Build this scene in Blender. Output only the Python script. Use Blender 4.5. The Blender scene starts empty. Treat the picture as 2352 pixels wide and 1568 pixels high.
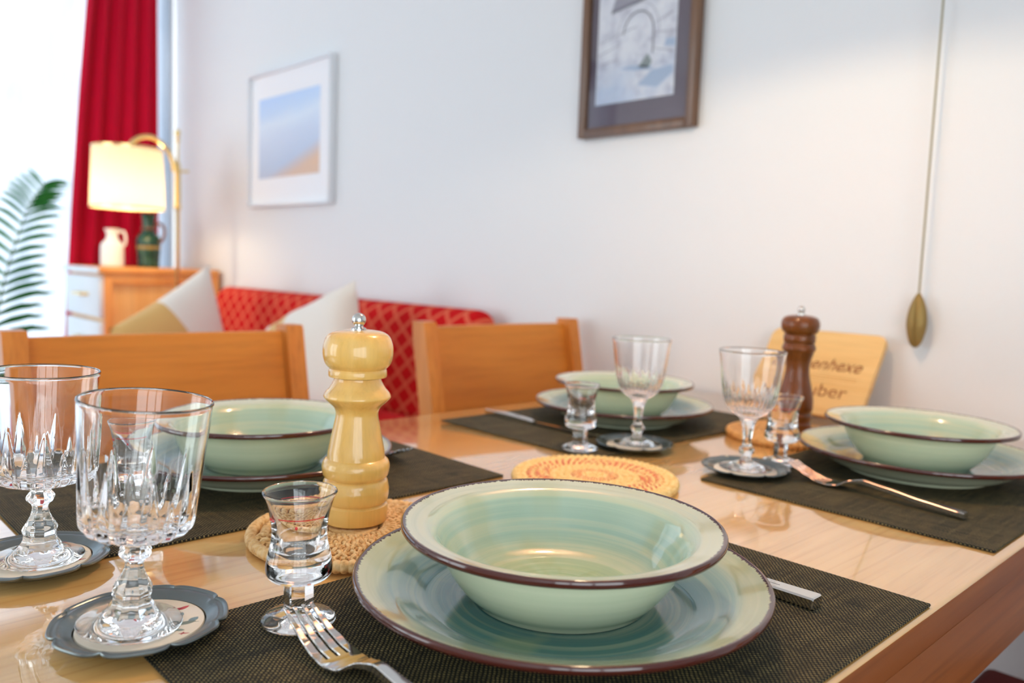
import bpy, bmesh, math, random
from mathutils import Vector, Matrix, Euler
PI = math.pi
R = math.radians
sc = bpy.context.scene
col = sc.collection
rnd = random.Random(7)

# ------------------------------------------------------------------ materials
class N:
    """small helper around a node tree"""
    def __init__(s, name):
        s.m = bpy.data.materials.new(name); s.m.use_nodes = True
        s.t = s.m.node_tree; s.t.nodes.clear()
        s.out = s.t.nodes.new('ShaderNodeOutputMaterial')
        s.p = s.t.nodes.new('ShaderNodeBsdfPrincipled')
        s.t.links.new(s.p.outputs[0], s.out.inputs[0])
    def node(s, typ, ins=None, **kw):
        n = s.t.nodes.new(typ)
        for k, v in kw.items(): setattr(n, k, v)
        for k, v in (ins or {}).items(): s.set(n.inputs[k], v)
        return n
    def set(s, sock, v):
        if isinstance(v, bpy.types.NodeSocket): s.t.links.new(v, sock)
        elif isinstance(v, bpy.types.Node): s.t.links.new(v.outputs[0], sock)
        else:
            if hasattr(sock.default_value, '__len__') and not hasattr(v, '__len__'): v = (v,) * len(sock.default_value)
            if hasattr(sock.default_value, '__len__') and len(sock.default_value) == 4 and len(v) == 3: v = (*v, 1)
            sock.default_value = v
    def P(s, **kw):
        names = {'base': 'Base Color', 'rough': 'Roughness', 'metal': 'Metallic', 'trans': 'Transmission Weight', 'ior': 'IOR',
                 'coat': 'Coat Weight', 'coatr': 'Coat Roughness', 'spec': 'Specular IOR Level', 'normal': 'Normal', 'sheen': 'Sheen Weight',
                 'alpha': 'Alpha', 'emit': 'Emission Color', 'emits': 'Emission Strength', 'aniso': 'Anisotropic'}
        for k, v in kw.items(): s.set(s.p.inputs[names[k]], v)
        return s
    def math(s, op, a, b=None, c=None, clamp=False):
        n = s.t.nodes.new('ShaderNodeMath'); n.operation = op; n.use_clamp = clamp
        s.set(n.inputs[0], a)
        if b is not None: s.set(n.inputs[1], b)
        if c is not None: s.set(n.inputs[2], c)
        return n.outputs[0]
    def obj(s):
        return s.node('ShaderNodeTexCoord').outputs['Object']
    def xyz(s, v=None):
        n = s.node('ShaderNodeSeparateXYZ', {0: v or s.obj()}); return n.outputs[0], n.outputs[1], n.outputs[2]
    def vec(s, x, y, z):
        return s.node('ShaderNodeCombineXYZ', {0: x, 1: y, 2: z}).outputs[0]
    def noise(s, vec, scale=1, detail=4, rough=.5, dist=0):
        return s.node('ShaderNodeTexNoise', {'Vector': vec, 'Scale': scale, 'Detail': detail, 'Roughness': rough, 'Distortion': dist}).outputs['Fac']
    def map(s, vec, scale=(1, 1, 1), rot=(0, 0, 0), loc=(0, 0, 0)):
        return s.node('ShaderNodeMapping', {'Vector': vec, 'Scale': scale, 'Rotation': rot, 'Location': loc}).outputs[0]
    def ramp(s, fac, stops, interp='LINEAR'):
        n = s.node('ShaderNodeValToRGB', {0: fac}); e = n.color_ramp.elements; n.color_ramp.interpolation = interp
        while len(e) < len(stops): e.new(.5)
        for el, (p, c) in zip(e, stops):
            el.position = p; el.color = (*c, 1) if len(c) == 3 else c
        return n.outputs[0]
    def mix(s, f, a, b, blend='MIX'):
        n = s.node('ShaderNodeMix', data_type='RGBA', blend_type=blend)
        s.set(n.inputs[0], f); s.set(n.inputs[6], a); s.set(n.inputs[7], b)
        return n.outputs[2]
    def bump(s, h, strength=.3, dist=.001):
        return s.node('ShaderNodeBump', {'Height': h, 'Strength': strength, 'Distance': dist}).outputs[0]

def srgb(r, g, b):
    f = lambda c: ((c / 255) / 12.92) if c / 255 <= .04045 else (((c / 255) + .055) / 1.055) ** 2.4
    return (f(r), f(g), f(b))

def plain(name, c, rough=.5, metal=0, bump=0, bscale=400, **kw):
    n = N(name); v = n.obj()
    f = n.noise(v, bscale, 3)
    n.P(base=n.mix(n.math('MULTIPLY', f, .10), c, tuple(x * .82 for x in c)), rough=rough, metal=metal, **kw)
    if bump: n.P(normal=n.bump(f, bump, .001))
    return n.m

def wood(name, cols, axis=2, scale=1., rough=.35, coat=0, coatr=.05, fine=.5, ring=0., spec=.5):
    """grain runs along the axis"""
    n = N(name); v = n.obj()
    sc1 = [22 * scale] * 3; sc1[axis] = 1.6 * scale
    a = n.noise(n.map(v, tuple(sc1)), 1, 5, .55, .8)
    if ring:
        w = n.node('ShaderNodeTexWave', {'Vector': n.map(v, tuple(1 if i != axis else .12 for i in range(3))), 'Scale': ring, 'Distortion': 6, 'Detail': 3, 'Detail Scale': 1.2})
        a = n.math('ADD', n.math('MULTIPLY', a, .7), n.math('MULTIPLY', w.outputs['Fac'], .3))
    c = n.ramp(a, [(.25, cols[0]), (.5, cols[1]), (.75, cols[2])])
    sc2 = [260 * scale] * 3; sc2[axis] = 9 * scale
    b = n.noise(n.map(v, tuple(sc2)), 1, 3, .6)
    c = n.mix(n.math('MULTIPLY', n.ramp(b, [(.45, (0, 0, 0)), (.75, (1, 1, 1))]), fine), c, tuple(x * .62 for x in cols[0]))
    n.P(base=c, rough=rough, coat=coat, coatr=coatr, spec=spec, normal=n.bump(b, .08, .0004))
    return n.m

def glass(name, tint=(1, 1, 1), rough=0.0):
    n = N(name)
    n.P(base=tint, rough=rough, trans=1.0, ior=1.5)
    return n.m

def glaze(name, R0, stops, rim=.0045, streak=.5, dark=.7):
    """hand painted ring glaze: colour bands by radius, brushed rings, ragged brown rim"""
    n = N(name); x, y, z = n.xyz()
    r = n.math('SQRT', n.math('ADD', n.math('MULTIPLY', x, x), n.math('MULTIPLY', y, y)))
    rn = n.math('DIVIDE', r, R0)
    ir = n.math('DIVIDE', 1, n.math('MAXIMUM', r, .004))
    cx = n.math('MULTIPLY', x, ir); cy = n.math('MULTIPLY', y, ir)
    swirl = n.noise(n.vec(n.math('MULTIPLY', cx, .22), n.math('MULTIPLY', cy, .22), n.math('MULTIPLY', n.math('ADD', r, n.math('MULTIPLY', z, .6)), 150)), 1, 4, .55)
    wob = n.noise(n.vec(cx, cy, n.math('MULTIPLY', r, 25)), 1.3, 3)
    base = n.ramp(n.math('ADD', rn, n.math('MULTIPLY', n.math('SUBTRACT', wob, .5), .06)), stops)
    st = n.ramp(swirl, [(.46, (0, 0, 0)), (.62, (1, 1, 1))])
    c = n.mix(n.math('MULTIPLY', st, streak), base, srgb(212, 214, 178))
    dk = n.ramp(swirl, [(.30, (1, 1, 1)), (.48, (0, 0, 0))])
    c = n.mix(n.math('MULTIPLY', dk, streak * dark), c, srgb(112, 150, 140))
    patch = n.noise(n.vec(n.math('MULTIPLY', cx, 1.6), n.math('MULTIPLY', cy, 1.6), n.math('MULTIPLY', r, 18)), 1, 2)
    c = n.mix(n.math('MULTIPLY', n.ramp(patch, [(.56, (0, 0, 0)), (.66, (1, 1, 1))]), .30), c, srgb(168, 172, 112))
    rag = n.noise(n.vec(n.math('MULTIPLY', cx, 34), n.math('MULTIPLY', cy, 34), 0), 1, 5, .8)
    edge = n.math('ADD', R0 - rim * .50, n.math('MULTIPLY', n.math('SUBTRACT', rag, .60), rim * 1.3))
    mk = n.math('MULTIPLY_ADD', n.math('SUBTRACT', r, edge), 1600, .5, clamp=True)
    c = n.mix(mk, c, srgb(74, 28, 20))
    n.P(base=c, rough=.10, spec=.6, coat=.5, coatr=.03)
    return n.m

M = {}
def build_materials():
    M['table'] = table_mat()
    M['table_edge_shaded'] = wood('shaded_edge_wood', [srgb(124, 64, 26), srgb(148, 84, 38), srgb(164, 102, 52)], 1, .5, .45, .06, .2, .5, 0, .3)  # darker than the top: shade of the table sides put into the colour
    M['chair'] = wood('chair_wood', [srgb(190, 110, 38), srgb(214, 134, 50), srgb(228, 154, 68)], 1, .4, .42, .05, .15, .35, 2.2, .3)
    M['chair_post'] = wood('chair_post_wood', [srgb(192, 108, 40), srgb(212, 130, 52), srgb(222, 146, 66)], 2, .55, .38, .08, .15, .45, 0, .35)
    M['beech'] = wood('beech_mill', [srgb(226, 172, 84), srgb(240, 190, 102), srgb(246, 204, 126)], 2, 1.2, .22, .6, .05, .2)
    M['dark_mill'] = wood('walnut_mill', [srgb(92, 46, 10), srgb(116, 62, 16), srgb(136, 78, 26)], 2, 1.2, .3, .25, .06, .3, 0, .35)
    M['board'] = wood('bamboo_board', [srgb(222, 172, 100), srgb(232, 188, 120), srgb(240, 204, 140)], 0, 1.1, .4, .1, .2, .35)
    M['engraving'] = plain('burnt_engraving', srgb(150, 88, 36), .8)
    M['groove'] = plain('board_groove', srgb(196, 138, 66), .7)
    M['pine'] = wood('pine_panel', [srgb(240, 172, 92), srgb(250, 192, 114), srgb(254, 208, 138)], 2, .5, .4, .1, .2, .3)
    M['pine_dark'] = wood('pine_stile', [srgb(226, 146, 70), srgb(240, 162, 84), srgb(246, 176, 102)], 2, .6, .4, .1, .2, .3)
    M['white_paint'] = plain('white_paint', srgb(232, 234, 236), .35)
    M['brass'] = plain('brass', srgb(236, 206, 140), .2, 1)
    M['old_brass'] = plain('old_brass', srgb(154, 128, 74), .5, .6, .2, 120)
    M['steel'] = plain('steel', srgb(212, 210, 206), .10, 1)
    M['chrome'] = plain('chrome_knob', srgb(214, 214, 210), .07, 1)
    M['pewter'] = plain('pewter', srgb(120, 128, 128), .30, 1, .12, 220)
    M['glass'] = glass('clear_glass')
    M['ceramic'] = plain('coaster_ceramic', srgb(232, 222, 202), .12)
    M['leaf_paint'] = plain('leaf_paint', srgb(126, 138, 124), .3)
    M['red_paint'] = plain('red_paint', srgb(190, 60, 66), .3)
    M['blue_paint'] = plain('blue_paint', srgb(120, 146, 152), .3)
    M['red_print'] = plain('red_print', srgb(214, 40, 40), .35)
    M['bowl_in'] = glaze('bowl_glaze', .1055, [(0, srgb(156, 184, 140)), (.30, srgb(180, 196, 150)), (.52, srgb(186, 202, 164)), (.68, srgb(166, 196, 178)), (.80, srgb(184, 206, 182)), (.86, srgb(206, 212, 186)), (1, srgb(208, 213, 188))], .0050, .50, .38)
    M['plate_in'] = glaze('plate_glaze', .135, [(0, srgb(58, 106, 106)), (.60, srgb(66, 116, 116)), (.68, srgb(118, 154, 156)), (.82, srgb(156, 184, 174)), (.88, srgb(190, 198, 164)), (1, srgb(194, 198, 158))], .0056, .28)
    M['bowl_out'] = ware_outside('bowl_outside', .1055, .0030)
    M['plate_out'] = ware_outside('plate_outside', .135, .0034)
    M['mat'] = mat_mat()
    M['wicker'] = wicker_mat('wicker', srgb(222, 176, 112), srgb(240, 206, 150), srgb(168, 112, 58))
    M['raffia'] = raffia_mat()
    M['raffia_tan'] = wicker_mat('tan_raffia', srgb(208, 152, 84), srgb(226, 176, 106), srgb(158, 102, 48))
    M['wall'] = plain('wall_paint', srgb(228, 230, 232), .75, 0, .05, 180)
    M['ceiling'] = plain('ceiling_paint', srgb(242, 241, 240), .85)
    M['floor'] = wood('floor_wood', [srgb(92, 62, 48), srgb(108, 76, 60), srgb(124, 90, 72)], 0, .4, .4)
    M['red_curtain'] = fabric('red_curtain', srgb(206, 16, 52), .9, 900)
    M['sheer'] = sheer_mat()
    M['sofa'] = sofa_mat()
    M['sofa_plain'] = fabric('sofa_seat_fabric', srgb(206, 34, 40), .8, 700)
    M['seat_red'] = fabric('chair_seat_fabric', srgb(120, 34, 28), .85, 500)
    M['cushion'] = cushion_mat('two_tone_cushion', .035); M['cushion_stripe'] = cushion_mat('striped_cushion', -.02, -.12)
    M['jug'] = plain('jug_glaze', srgb(240, 236, 228), .25)
    M['green_glaze'] = vase_mat()
    M['brown_handle'] = plain('vase_handle', srgb(120, 80, 62), .4)
    M['shade'] = shade_mat('shade_fabric', srgb(252, 244, 226))
    M['pend_shade'] = plain('pendant_shade', srgb(196, 150, 140), .6)
    M['bulb'] = emit('bulb_glow', (1, .82, .55), 10)
    M['palm'] = plain('palm_leaf', srgb(30, 116, 50), .5)
    M['palm_stem'] = plain('palm_stem', srgb(92, 116, 72), .5)
    M['pot'] = plain('pot_clay', srgb(168, 96, 66), .7)
    M['soil'] = plain('soil', srgb(64, 48, 38), .9)
    M['silver'] = plain('silver_frame', srgb(226, 230, 234), .35, .3)
    M['paper'] = plain('mount_card', srgb(240, 241, 245), .7)
    M['art_blue'] = art_mat()
    M['dark_frame'] = wood('dark_frame_wood', [srgb(86, 58, 38), srgb(104, 72, 48), srgb(124, 88, 60)], 2, .8, .35, .2)
    M['dark_mount'] = plain('dark_mount', srgb(84, 70, 84), .6)
    M['sketch_paper'] = sketch_mat()
    M['ink'] = plain('ink_grey', srgb(150, 148, 160), .8)
    M['ink_dark'] = plain('ink_dark', srgb(112, 112, 122), .8)
    M['ink_green'] = plain('ink_green', srgb(128, 140, 140), .8)
    M['ink_blue'] = plain('ink_blue', srgb(166, 184, 208), .8)
    M['pane'] = pane_mat()
    M['cord'] = plain('hanging_cord', srgb(150, 142, 108), .7)
    M['black'] = plain('black_plastic', srgb(36, 34, 36), .4)
    M['frame_white'] = plain('window_frame_paint', srgb(240, 242, 246), .4)

def emit(name, c, s):
    n = N(name); n.P(base=c, emit=c, emits=s); return n.m

def table_mat():
    n = N('table_wood'); v = n.obj()
    a = n.noise(n.map(v, (11, .8, 11)), 1, 5, .5, 1.2)
    c = n.ramp(a, [(.28, srgb(210, 158, 90)), (.5, srgb(226, 178, 108)), (.72, srgb(236, 194, 128))])
    b = n.noise(n.map(v, (170, 3.5, 100)), 1, 3, .6)
    c = n.mix(n.math('MULTIPLY', n.ramp(b, [(.5, (0, 0, 0)), (.8, (1, 1, 1))]), .4), c, srgb(168, 104, 56))
    d = n.noise(n.map(v, (46, 1.7, 40), loc=(3, 1.3, 0)), 1, 2, .5)
    c = n.mix(n.math('MULTIPLY', n.ramp(d, [(.70, (0, 0, 0)), (.80, (1, 1, 1))]), .55), c, srgb(120, 74, 52))
    wv = n.noise(n.map(v, (9, 2.2, 9)), 1, 2)
    n.P(base=c, rough=.18, spec=.5, coat=1.0, coatr=.006, normal=n.bump(wv, .015, .004))
    n.set(n.p.inputs['Coat IOR'], 2.1)
    return n.m

def ware_outside(name, R0, rim):
    n = N(name); x, y, z = n.xyz()
    r = n.math('SQRT', n.math('ADD', n.math('MULTIPLY', x, x), n.math('MULTIPLY', y, y)))
    ir = n.math('DIVIDE', 1, n.math('MAXIMUM', r, .004))
    rag = n.noise(n.vec(n.math('MULTIPLY', n.math('MULTIPLY', x, ir), 20), n.math('MULTIPLY', n.math('MULTIPLY', y, ir), 20), 0), 1, 4, .7)
    edge = n.math('ADD', R0 - rim * .45, n.math('MULTIPLY', n.math('SUBTRACT', rag, .5), rim * .5))
    mk = n.math('MULTIPLY_ADD', n.math('SUBTRACT', r, edge), 1600, .5, clamp=True)
    f = n.noise(n.vec(x, y, n.math('MULTIPLY', z, 60)), 4, 3)
    c = n.ramp(f, [(.3, srgb(204, 212, 180)), (.7, srgb(216, 220, 190))])
    n.P(base=n.mix(mk, c, srgb(74, 28, 20)), rough=.14, spec=.55, coat=.4, coatr=.04)
    return n.m

def mat_mat():
    n = N('woven_mat'); x, y, z = n.xyz()
    px, py = .0034, .0018
    jit = n.noise(n.obj(), 140, 2)
    x = n.math('MULTIPLY_ADD', n.math('SUBTRACT', jit, .5), .0022, x)
    y = n.math('MULTIPLY_ADD', n.math('SUBTRACT', n.noise(n.map(n.obj(), loc=(3, 1, 0)), 90, 2), .5), .0012, y)
    u = n.math('DIVIDE', x, px); w = n.math('DIVIDE', y, py)
    su = n.math('SINE', n.math('MULTIPLY', n.math('ADD', u, n.math('MULTIPLY', n.math('FLOOR', w), .5)), 2 * PI))
    sw = n.math('SINE', n.math('MULTIPLY', n.math('FRACT', w), PI))
    over = n.math('MULTIPLY', n.math('MULTIPLY_ADD', su, .5, .5), sw)
    rows = n.noise(n.vec(n.math('MULTIPLY', x, 14), n.math('FLOOR', w), 0), 1.0, 2)
    cols = n.noise(n.vec(n.math('FLOOR', n.math('MULTIPLY', u, 1.)), n.math('MULTIPLY', y, 14), 5), 1.0, 2)
    patch = n.noise(n.obj(), 60, 3)
    amt = n.math('ADD', n.math('MULTIPLY', rows, .55), n.math('ADD', n.math('MULTIPLY', cols, .6), n.math('MULTIPLY', patch, .3)))
    amt = n.ramp(amt, [(.52, (.08, .08, .08)), (.92, (1, 1, 1))])
    mk = n.math('MULTIPLY', n.ramp(over, [(.36, (0, 0, 0)), (.60, (1, 1, 1))]), amt)
    ln = n.ramp(n.noise(n.vec(n.math('FLOOR', n.math('MULTIPLY', u, .5)), n.math('MULTIPLY', y, 3), 9), 1, 1), [(.70, (0, 0, 0)), (.76, (1, 1, 1))])
    dk = n.mix(n.math('MULTIPLY', ln, .5), srgb(32, 33, 31), srgb(88, 82, 62))
    c = n.mix(mk, dk, srgb(160, 142, 94))
    n.P(base=c, rough=.7, spec=.15, normal=n.bump(over, .5, .0006))
    return n.m

def wicker_mat(name, a, b, d):
    n = N(name); x, y, z = n.xyz()
    th = n.math('ARCTAN2', y, x)
    r = n.math('SQRT', n.math('ADD', n.math('MULTIPLY', x, x), n.math('MULTIPLY', y, y)))
    f = n.noise(n.vec(n.math('MULTIPLY', x, 200), n.math('MULTIPLY', y, 200), n.math('MULTIPLY', z, 200)), 1, 2)
    g = n.noise(n.obj(), 60, 2)
    c = n.ramp(f, [(.26, d), (.42, a), (.60, b)])
    c = n.mix(n.math('MULTIPLY', n.ramp(g, [(.35, (0, 0, 0)), (.7, (1, 1, 1))]), .35), c, a)
    n.P(base=c, rough=.55, normal=n.bump(f, .12, .0006))
    return n.m

def raffia_mat():
    n = N('yellow_raffia'); x, y, z = n.xyz()
    th = n.math('ARCTAN2', y, x)
    r = n.math('SQRT', n.math('ADD', n.math('MULTIPLY', x, x), n.math('MULTIPLY', y, y)))
    f = n.noise(n.obj(), 330, 3)
    c = n.ramp(f, [(.26, srgb(214, 166, 88)), (.46, srgb(240, 204, 130)), (.66, srgb(248, 222, 158))])
    ray = n.math('SINE', n.math('ADD', n.math('MULTIPLY', th, 46), n.math('MULTIPLY', r, 500)))
    rays = n.ramp(n.math('ADD', n.math('MULTIPLY_ADD', ray, .5, .0), n.noise(n.obj(), 90, 3)), [(.62, (0, 0, 0)), (.80, (1, 1, 1))])
    def band(a, b):
        return n.math('MULTIPLY', n.math('GREATER_THAN', r, a), n.math('LESS_THAN', r, b))
    k = n.math('ADD', band(.051, .074), n.math('ADD', band(.0485, .053), band(.014, .026)), clamp=True)
    c = n.mix(n.math('MULTIPLY', n.math('MULTIPLY', k, rays), .85), c, srgb(208, 44, 40))
    n.P(base=c, rough=.65, normal=n.bump(f, .5, .001))
    return n.m

def fabric(name, c, rough, s, **kw):
    n = N(name); v = n.obj()
    f = n.noise(v, s, 2); g = n.noise(v, 14, 3)
    cc = n.mix(n.math('MULTIPLY', f, .35), c, tuple(x * .6 for x in c))
    n.P(base=n.mix(n.math('MULTIPLY', g, .15), cc, tuple(min(1, x * 1.3) for x in c)), rough=rough, sheen=.05, spec=.1, normal=n.bump(f, .25, .001))
    return n.m

def sofa_mat():
    n = N('sofa_lattice'); x, y, z = n.xyz()
    k = 1 / .075
    a = n.math('ABSOLUTE', n.math('SUBTRACT', n.math('FRACT', n.math('MULTIPLY', n.math('ADD', x, n.math('MULTIPLY', z, 1.3)), k)), .5))
    b = n.math('ABSOLUTE', n.math('SUBTRACT', n.math('FRACT', n.math('MULTIPLY', n.math('SUBTRACT', x, n.math('MULTIPLY', z, 1.3)), k)), .5))
    ln = n.ramp(n.math('MAXIMUM', a, b), [(.36, (0, 0, 0)), (.42, (1, 1, 1))])
    f = n.noise(n.obj(), 500, 2)
    c = n.mix(ln, srgb(204, 22, 26), srgb(228, 108, 80))
    n.P(base=n.mix(n.math('MULTIPLY', f, .3), c, srgb(120, 8, 14)), rough=.85, spec=.1, normal=n.bump(f, .25, .001))
    return n.m

def cushion_mat(name, c0, c1=-9):
    n = N(name); x, y, z = n.xyz()
    f = n.noise(n.obj(), 600, 2)
    mk = n.math('MULTIPLY', n.math('LESS_THAN', x, c0), n.math('GREATER_THAN', x, c1))
    c = n.mix(mk, srgb(236, 230, 222), srgb(216, 174, 108))
    n.P(base=n.mix(n.math('MULTIPLY', f, .15), c, srgb(170, 140, 100)), rough=.85, sheen=.2, spec=.2, normal=n.bump(f, .2, .001))
    return n.m

def vase_mat():
    n = N('green_vase_glaze'); x, y, z = n.xyz()
    f = n.noise(n.obj(), 30, 4)
    c = n.ramp(f, [(.3, srgb(16, 42, 30)), (.5, srgb(28, 66, 46)), (.75, srgb(58, 88, 52))])
    band = n.math('MULTIPLY', n.math('GREATER_THAN', z, .072), n.math('LESS_THAN', z, .084))
    n.P(base=n.mix(n.math('MULTIPLY', band, .8), c, srgb(168, 132, 64)), rough=.15, spec=.5)
    return n.m

def shade_mat(name, c):
    n = N(name)
    f = n.noise(n.obj(), 500, 2)
    d = n.node('ShaderNodeBsdfDiffuse', {'Color': n.mix(n.math('MULTIPLY', f, .1), c, tuple(x * .8 for x in c))})
    t = n.node('ShaderNodeBsdfTranslucent', {'Color': c})
    mx = n.node('ShaderNodeMixShader', {0: .55, 1: d, 2: t})
    n.t.links.new(mx.outputs[0], n.out.inputs[0])
    return n.m

def sheer_mat():
    n = N('sheer_voile'); x, y, z = n.xyz()
    f = n.noise(n.map(n.obj(), (9, 9, 4)), 1, 4)
    t = n.node('ShaderNodeBsdfTranslucent', {'Color': n.ramp(f, [(.35, srgb(124, 132, 146)), (.65, srgb(140, 146, 158))])})
    d = n.node('ShaderNodeBsdfTransparent', {'Color': (1, 1, 1, 1)})
    mx = n.node('ShaderNodeMixShader', {0: n.ramp(f, [(.4, (.09, .09, .09)), (.6, (.14, .14, .14))]), 1: t, 2: d})
    n.t.links.new(mx.outputs[0], n.out.inputs[0])
    return n.m

def art_mat():
    n = N('misty_hills_print'); x, y, z = n.xyz()
    f = n.noise(n.map(n.obj(), (4, 4, 9)), 1, 4)
    h = n.math('ADD', n.math('MULTIPLY', z, 3.4), n.math('ADD', n.math('MULTIPLY', f, .25), n.math('MULTIPLY', x, -.35)))
    c = n.ramp(n.math('ADD', h, .38), [(0, srgb(184, 194, 214)), (.25, srgb(188, 204, 228)), (.5, srgb(202, 216, 238)), (.68, srgb(216, 230, 246)), (.82, srgb(196, 218, 246)), (1, srgb(186, 212, 248))])
    orange_reflex = n.math('MULTIPLY', n.ramp(n.math('ADD', n.math('MULTIPLY', z, -7), n.math('MULTIPLY', x, 2.2)), [(.62, (0, 0, 0)), (1.0, (1, 1, 1))]), n.math('MULTIPLY_ADD', f, .6, .4))
    c = n.mix(orange_reflex, c, srgb(232, 186, 140))  # orange of the print, with the lamp's reflection partly painted in
    n.P(base=c, rough=.6)
    return n.m

def sketch_mat():
    n = N('sketch_wash'); v = n.obj(); x, y, z = n.xyz(v)
    f = n.noise(v, 26, 5, .65); g = n.noise(v, 9, 3)
    c = n.ramp(f, [(.32, srgb(178, 178, 192)), (.5, srgb(214, 216, 224)), (.7, srgb(228, 230, 234))])
    low = n.math('MULTIPLY_ADD', z, -14, -1.0, clamp=True)
    c = n.mix(n.math('MULTIPLY', low, n.ramp(g, [(.4, (0, 0, 0)), (.6, (.7, .7, .7))])), c, srgb(176, 194, 220))
    n.P(base=c, rough=.7)
    return n.m

def pane_mat():
    n = N('picture_glass')
    lw = n.node('ShaderNodeLayerWeight', {'Blend': .5})
    fr = n.math('MULTIPLY_ADD', n.math('POWER', lw.outputs['Facing'], 4), .5, .035)
    t = n.node('ShaderNodeBsdfTransparent'); g = n.node('ShaderNodeBsdfGlossy', {'Roughness': .02})
    mx = n.node('ShaderNodeMixShader', {0: fr, 1: t, 2: g})
    n.t.links.new(mx.outputs[0], n.out.inputs[0])
    return n.m

# ------------------------------------------------------------------ objects
def tag(o, label, cat, group=None, kind=None):
    o['label'] = label; o['category'] = cat
    if group: o['group'] = group
    if kind: o['kind'] = kind
    return o

def empty(name, loc, rz=0.0, label=None, cat=None, group=None):
    o = bpy.data.objects.new(name, None); col.objects.link(o)
    o.empty_display_size = .05
    o.location = loc; o.rotation_euler = (0, 0, rz)
    if label: tag(o, label, cat, group)
    return o

def obj(name, bm, mats, parent=None, loc=(0, 0, 0), rot=(0, 0, 0), smooth=40, label=None):
    me = bpy.data.meshes.new(name)
    bmesh.ops.recalc_face_normals(bm, faces=bm.faces)
    bm.to_mesh(me); bm.free()
    if not isinstance(mats, (list, tuple)): mats = [mats]
    for m in mats: me.materials.append(M[m])
    if smooth:
        me.polygons.foreach_set('use_smooth', [True] * len(me.polygons))
        me.set_sharp_from_angle(angle=R(smooth))
    o = bpy.data.objects.new(name, me); col.objects.link(o)
    o.location = loc; o.rotation_euler = rot
    if parent: o.parent = parent
    if label: o['label'] = label
    return o

def struct(name, bm, mats, **kw):
    o = obj(name, bm, mats, **kw); o['kind'] = 'structure'; return o

def copy_tree(o, parent=None):
    c = o.copy(); col.objects.link(c)
    if parent: c.parent = parent
    for ch in [x for x in bpy.data.objects if x.parent == o]: copy_tree(ch, c)
    return c

def spline(pts, n=6):
    """Catmull-Rom through 2D/3D points"""
    P = [Vector((*p, 0)) if len(p) == 2 else Vector(p) for p in pts]; out = []
    for i in range(len(P) - 1):
        a = P[max(0, i - 1)]; b = P[i]; c = P[i + 1]; d = P[min(len(P) - 1, i + 2)]
        for k in range(n):
            t = k / n
            out.append(.5 * (2 * b + (c - a) * t + (2 * a - 5 * b + 4 * c - d) * t * t + (3 * b - a - 3 * c + d) * t ** 3))
    out.append(P[-1])
    return [tuple(v[:len(pts[0])]) for v in out]

def lathe(bm, prof, seg=96, mod=None, mi=None, close=False):
    """revolve (r,z) points; mod(i,theta,r,z)->(r,z); mi(i)->material index"""
    rings = []
    for i, (r, z) in enumerate(prof):
        if r < 1e-6: rings.append([bm.verts.new((0, 0, z))])
        else:
            ring = []
            for k in range(seg):
                th = 2 * PI * k / seg; rr, zz = (r, z) if not mod else mod(i, th, r, z)
                ring.append(bm.verts.new((rr * math.cos(th), rr * math.sin(th), zz)))
            rings.append(ring)
    pairs = [(i, i + 1) for i in range(len(rings) - 1)]
    if close: pairs.append((len(rings) - 1, 0))
    for i, j in pairs:
        a, b = rings[i], rings[j]
        for k in range(seg):
            k2 = (k + 1) % seg
            if len(a) == 1 and len(b) == 1: break
            if len(a) == 1: f = bm.faces.new((a[0], b[k], b[k2]))
            elif len(b) == 1: f = bm.faces.new((a[k], b[0], a[k2]))
            else: f = bm.faces.new((a[k], b[k], b[k2], a[k2]))
            if mi: f.material_index = mi(i)
    return bm

def box(bm, lo, hi, bev=0, seg=2, mi=0):
    a = Vector(lo); b = Vector(hi)
    r = bmesh.ops.create_cube(bm, size=1, matrix=Matrix.Translation((a + b) / 2) @ Matrix.Diagonal((*(b - a), 1)))
    vs = r['verts']
    fs = {f for v in vs for f in v.link_faces}
    for f in fs: f.material_index = mi
    if bev:
        es = list({e for v in vs for e in v.link_edges})
        r = bmesh.ops.bevel(bm, geom=es, offset=bev, segments=seg, affect='EDGES', profile=.5)
        for f in r['faces']: f.material_index = mi
    return bm

def Box(*a, **k): return box(bmesh.new(), *a, **k)

def tube(bm, pts, rad, seg=10, cap=True):
    P = [Vector(p) for p in pts]; rings = []
    up = Vector((0, 0, 1)); n = None
    for i, p in enumerate(P):
        t = (P[min(i + 1, len(P) - 1)] - P[max(i - 1, 0)]).normalized()
        if n is None:
            n = t.cross(up if abs(t.z) < .9 else Vector((1, 0, 0))).normalized()
        n = (n - t * n.dot(t)).normalized(); b = t.cross(n)
        r = rad(i / (len(P) - 1)) if callable(rad) else rad
        rings.append([bm.verts.new(p + r * (math.cos(2 * PI * k / seg) * n + math.sin(2 * PI * k / seg) * b)) for k in range(seg)])
    for a, b in zip(rings, rings[1:]):
        for k in range(seg): bm.faces.new((a[k], a[(k + 1) % seg], b[(k + 1) % seg], b[k]))
    if cap: bm.faces.new(rings[0]); bm.faces.new(rings[-1])
    return bm

def sections(bm, secs):
    """loft closed cross-sections (lists of 3D points, same length)"""
    rings = [[bm.verts.new(p) for p in s] for s in secs]; n = len(rings[0])
    for a, b in zip(rings, rings[1:]):
        for k in range(n): bm.faces.new((a[k], a[(k + 1) % n], b[(k + 1) % n], b[k]))
    bm.faces.new(rings[0]); bm.faces.new(rings[-1])
    return bm

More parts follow.
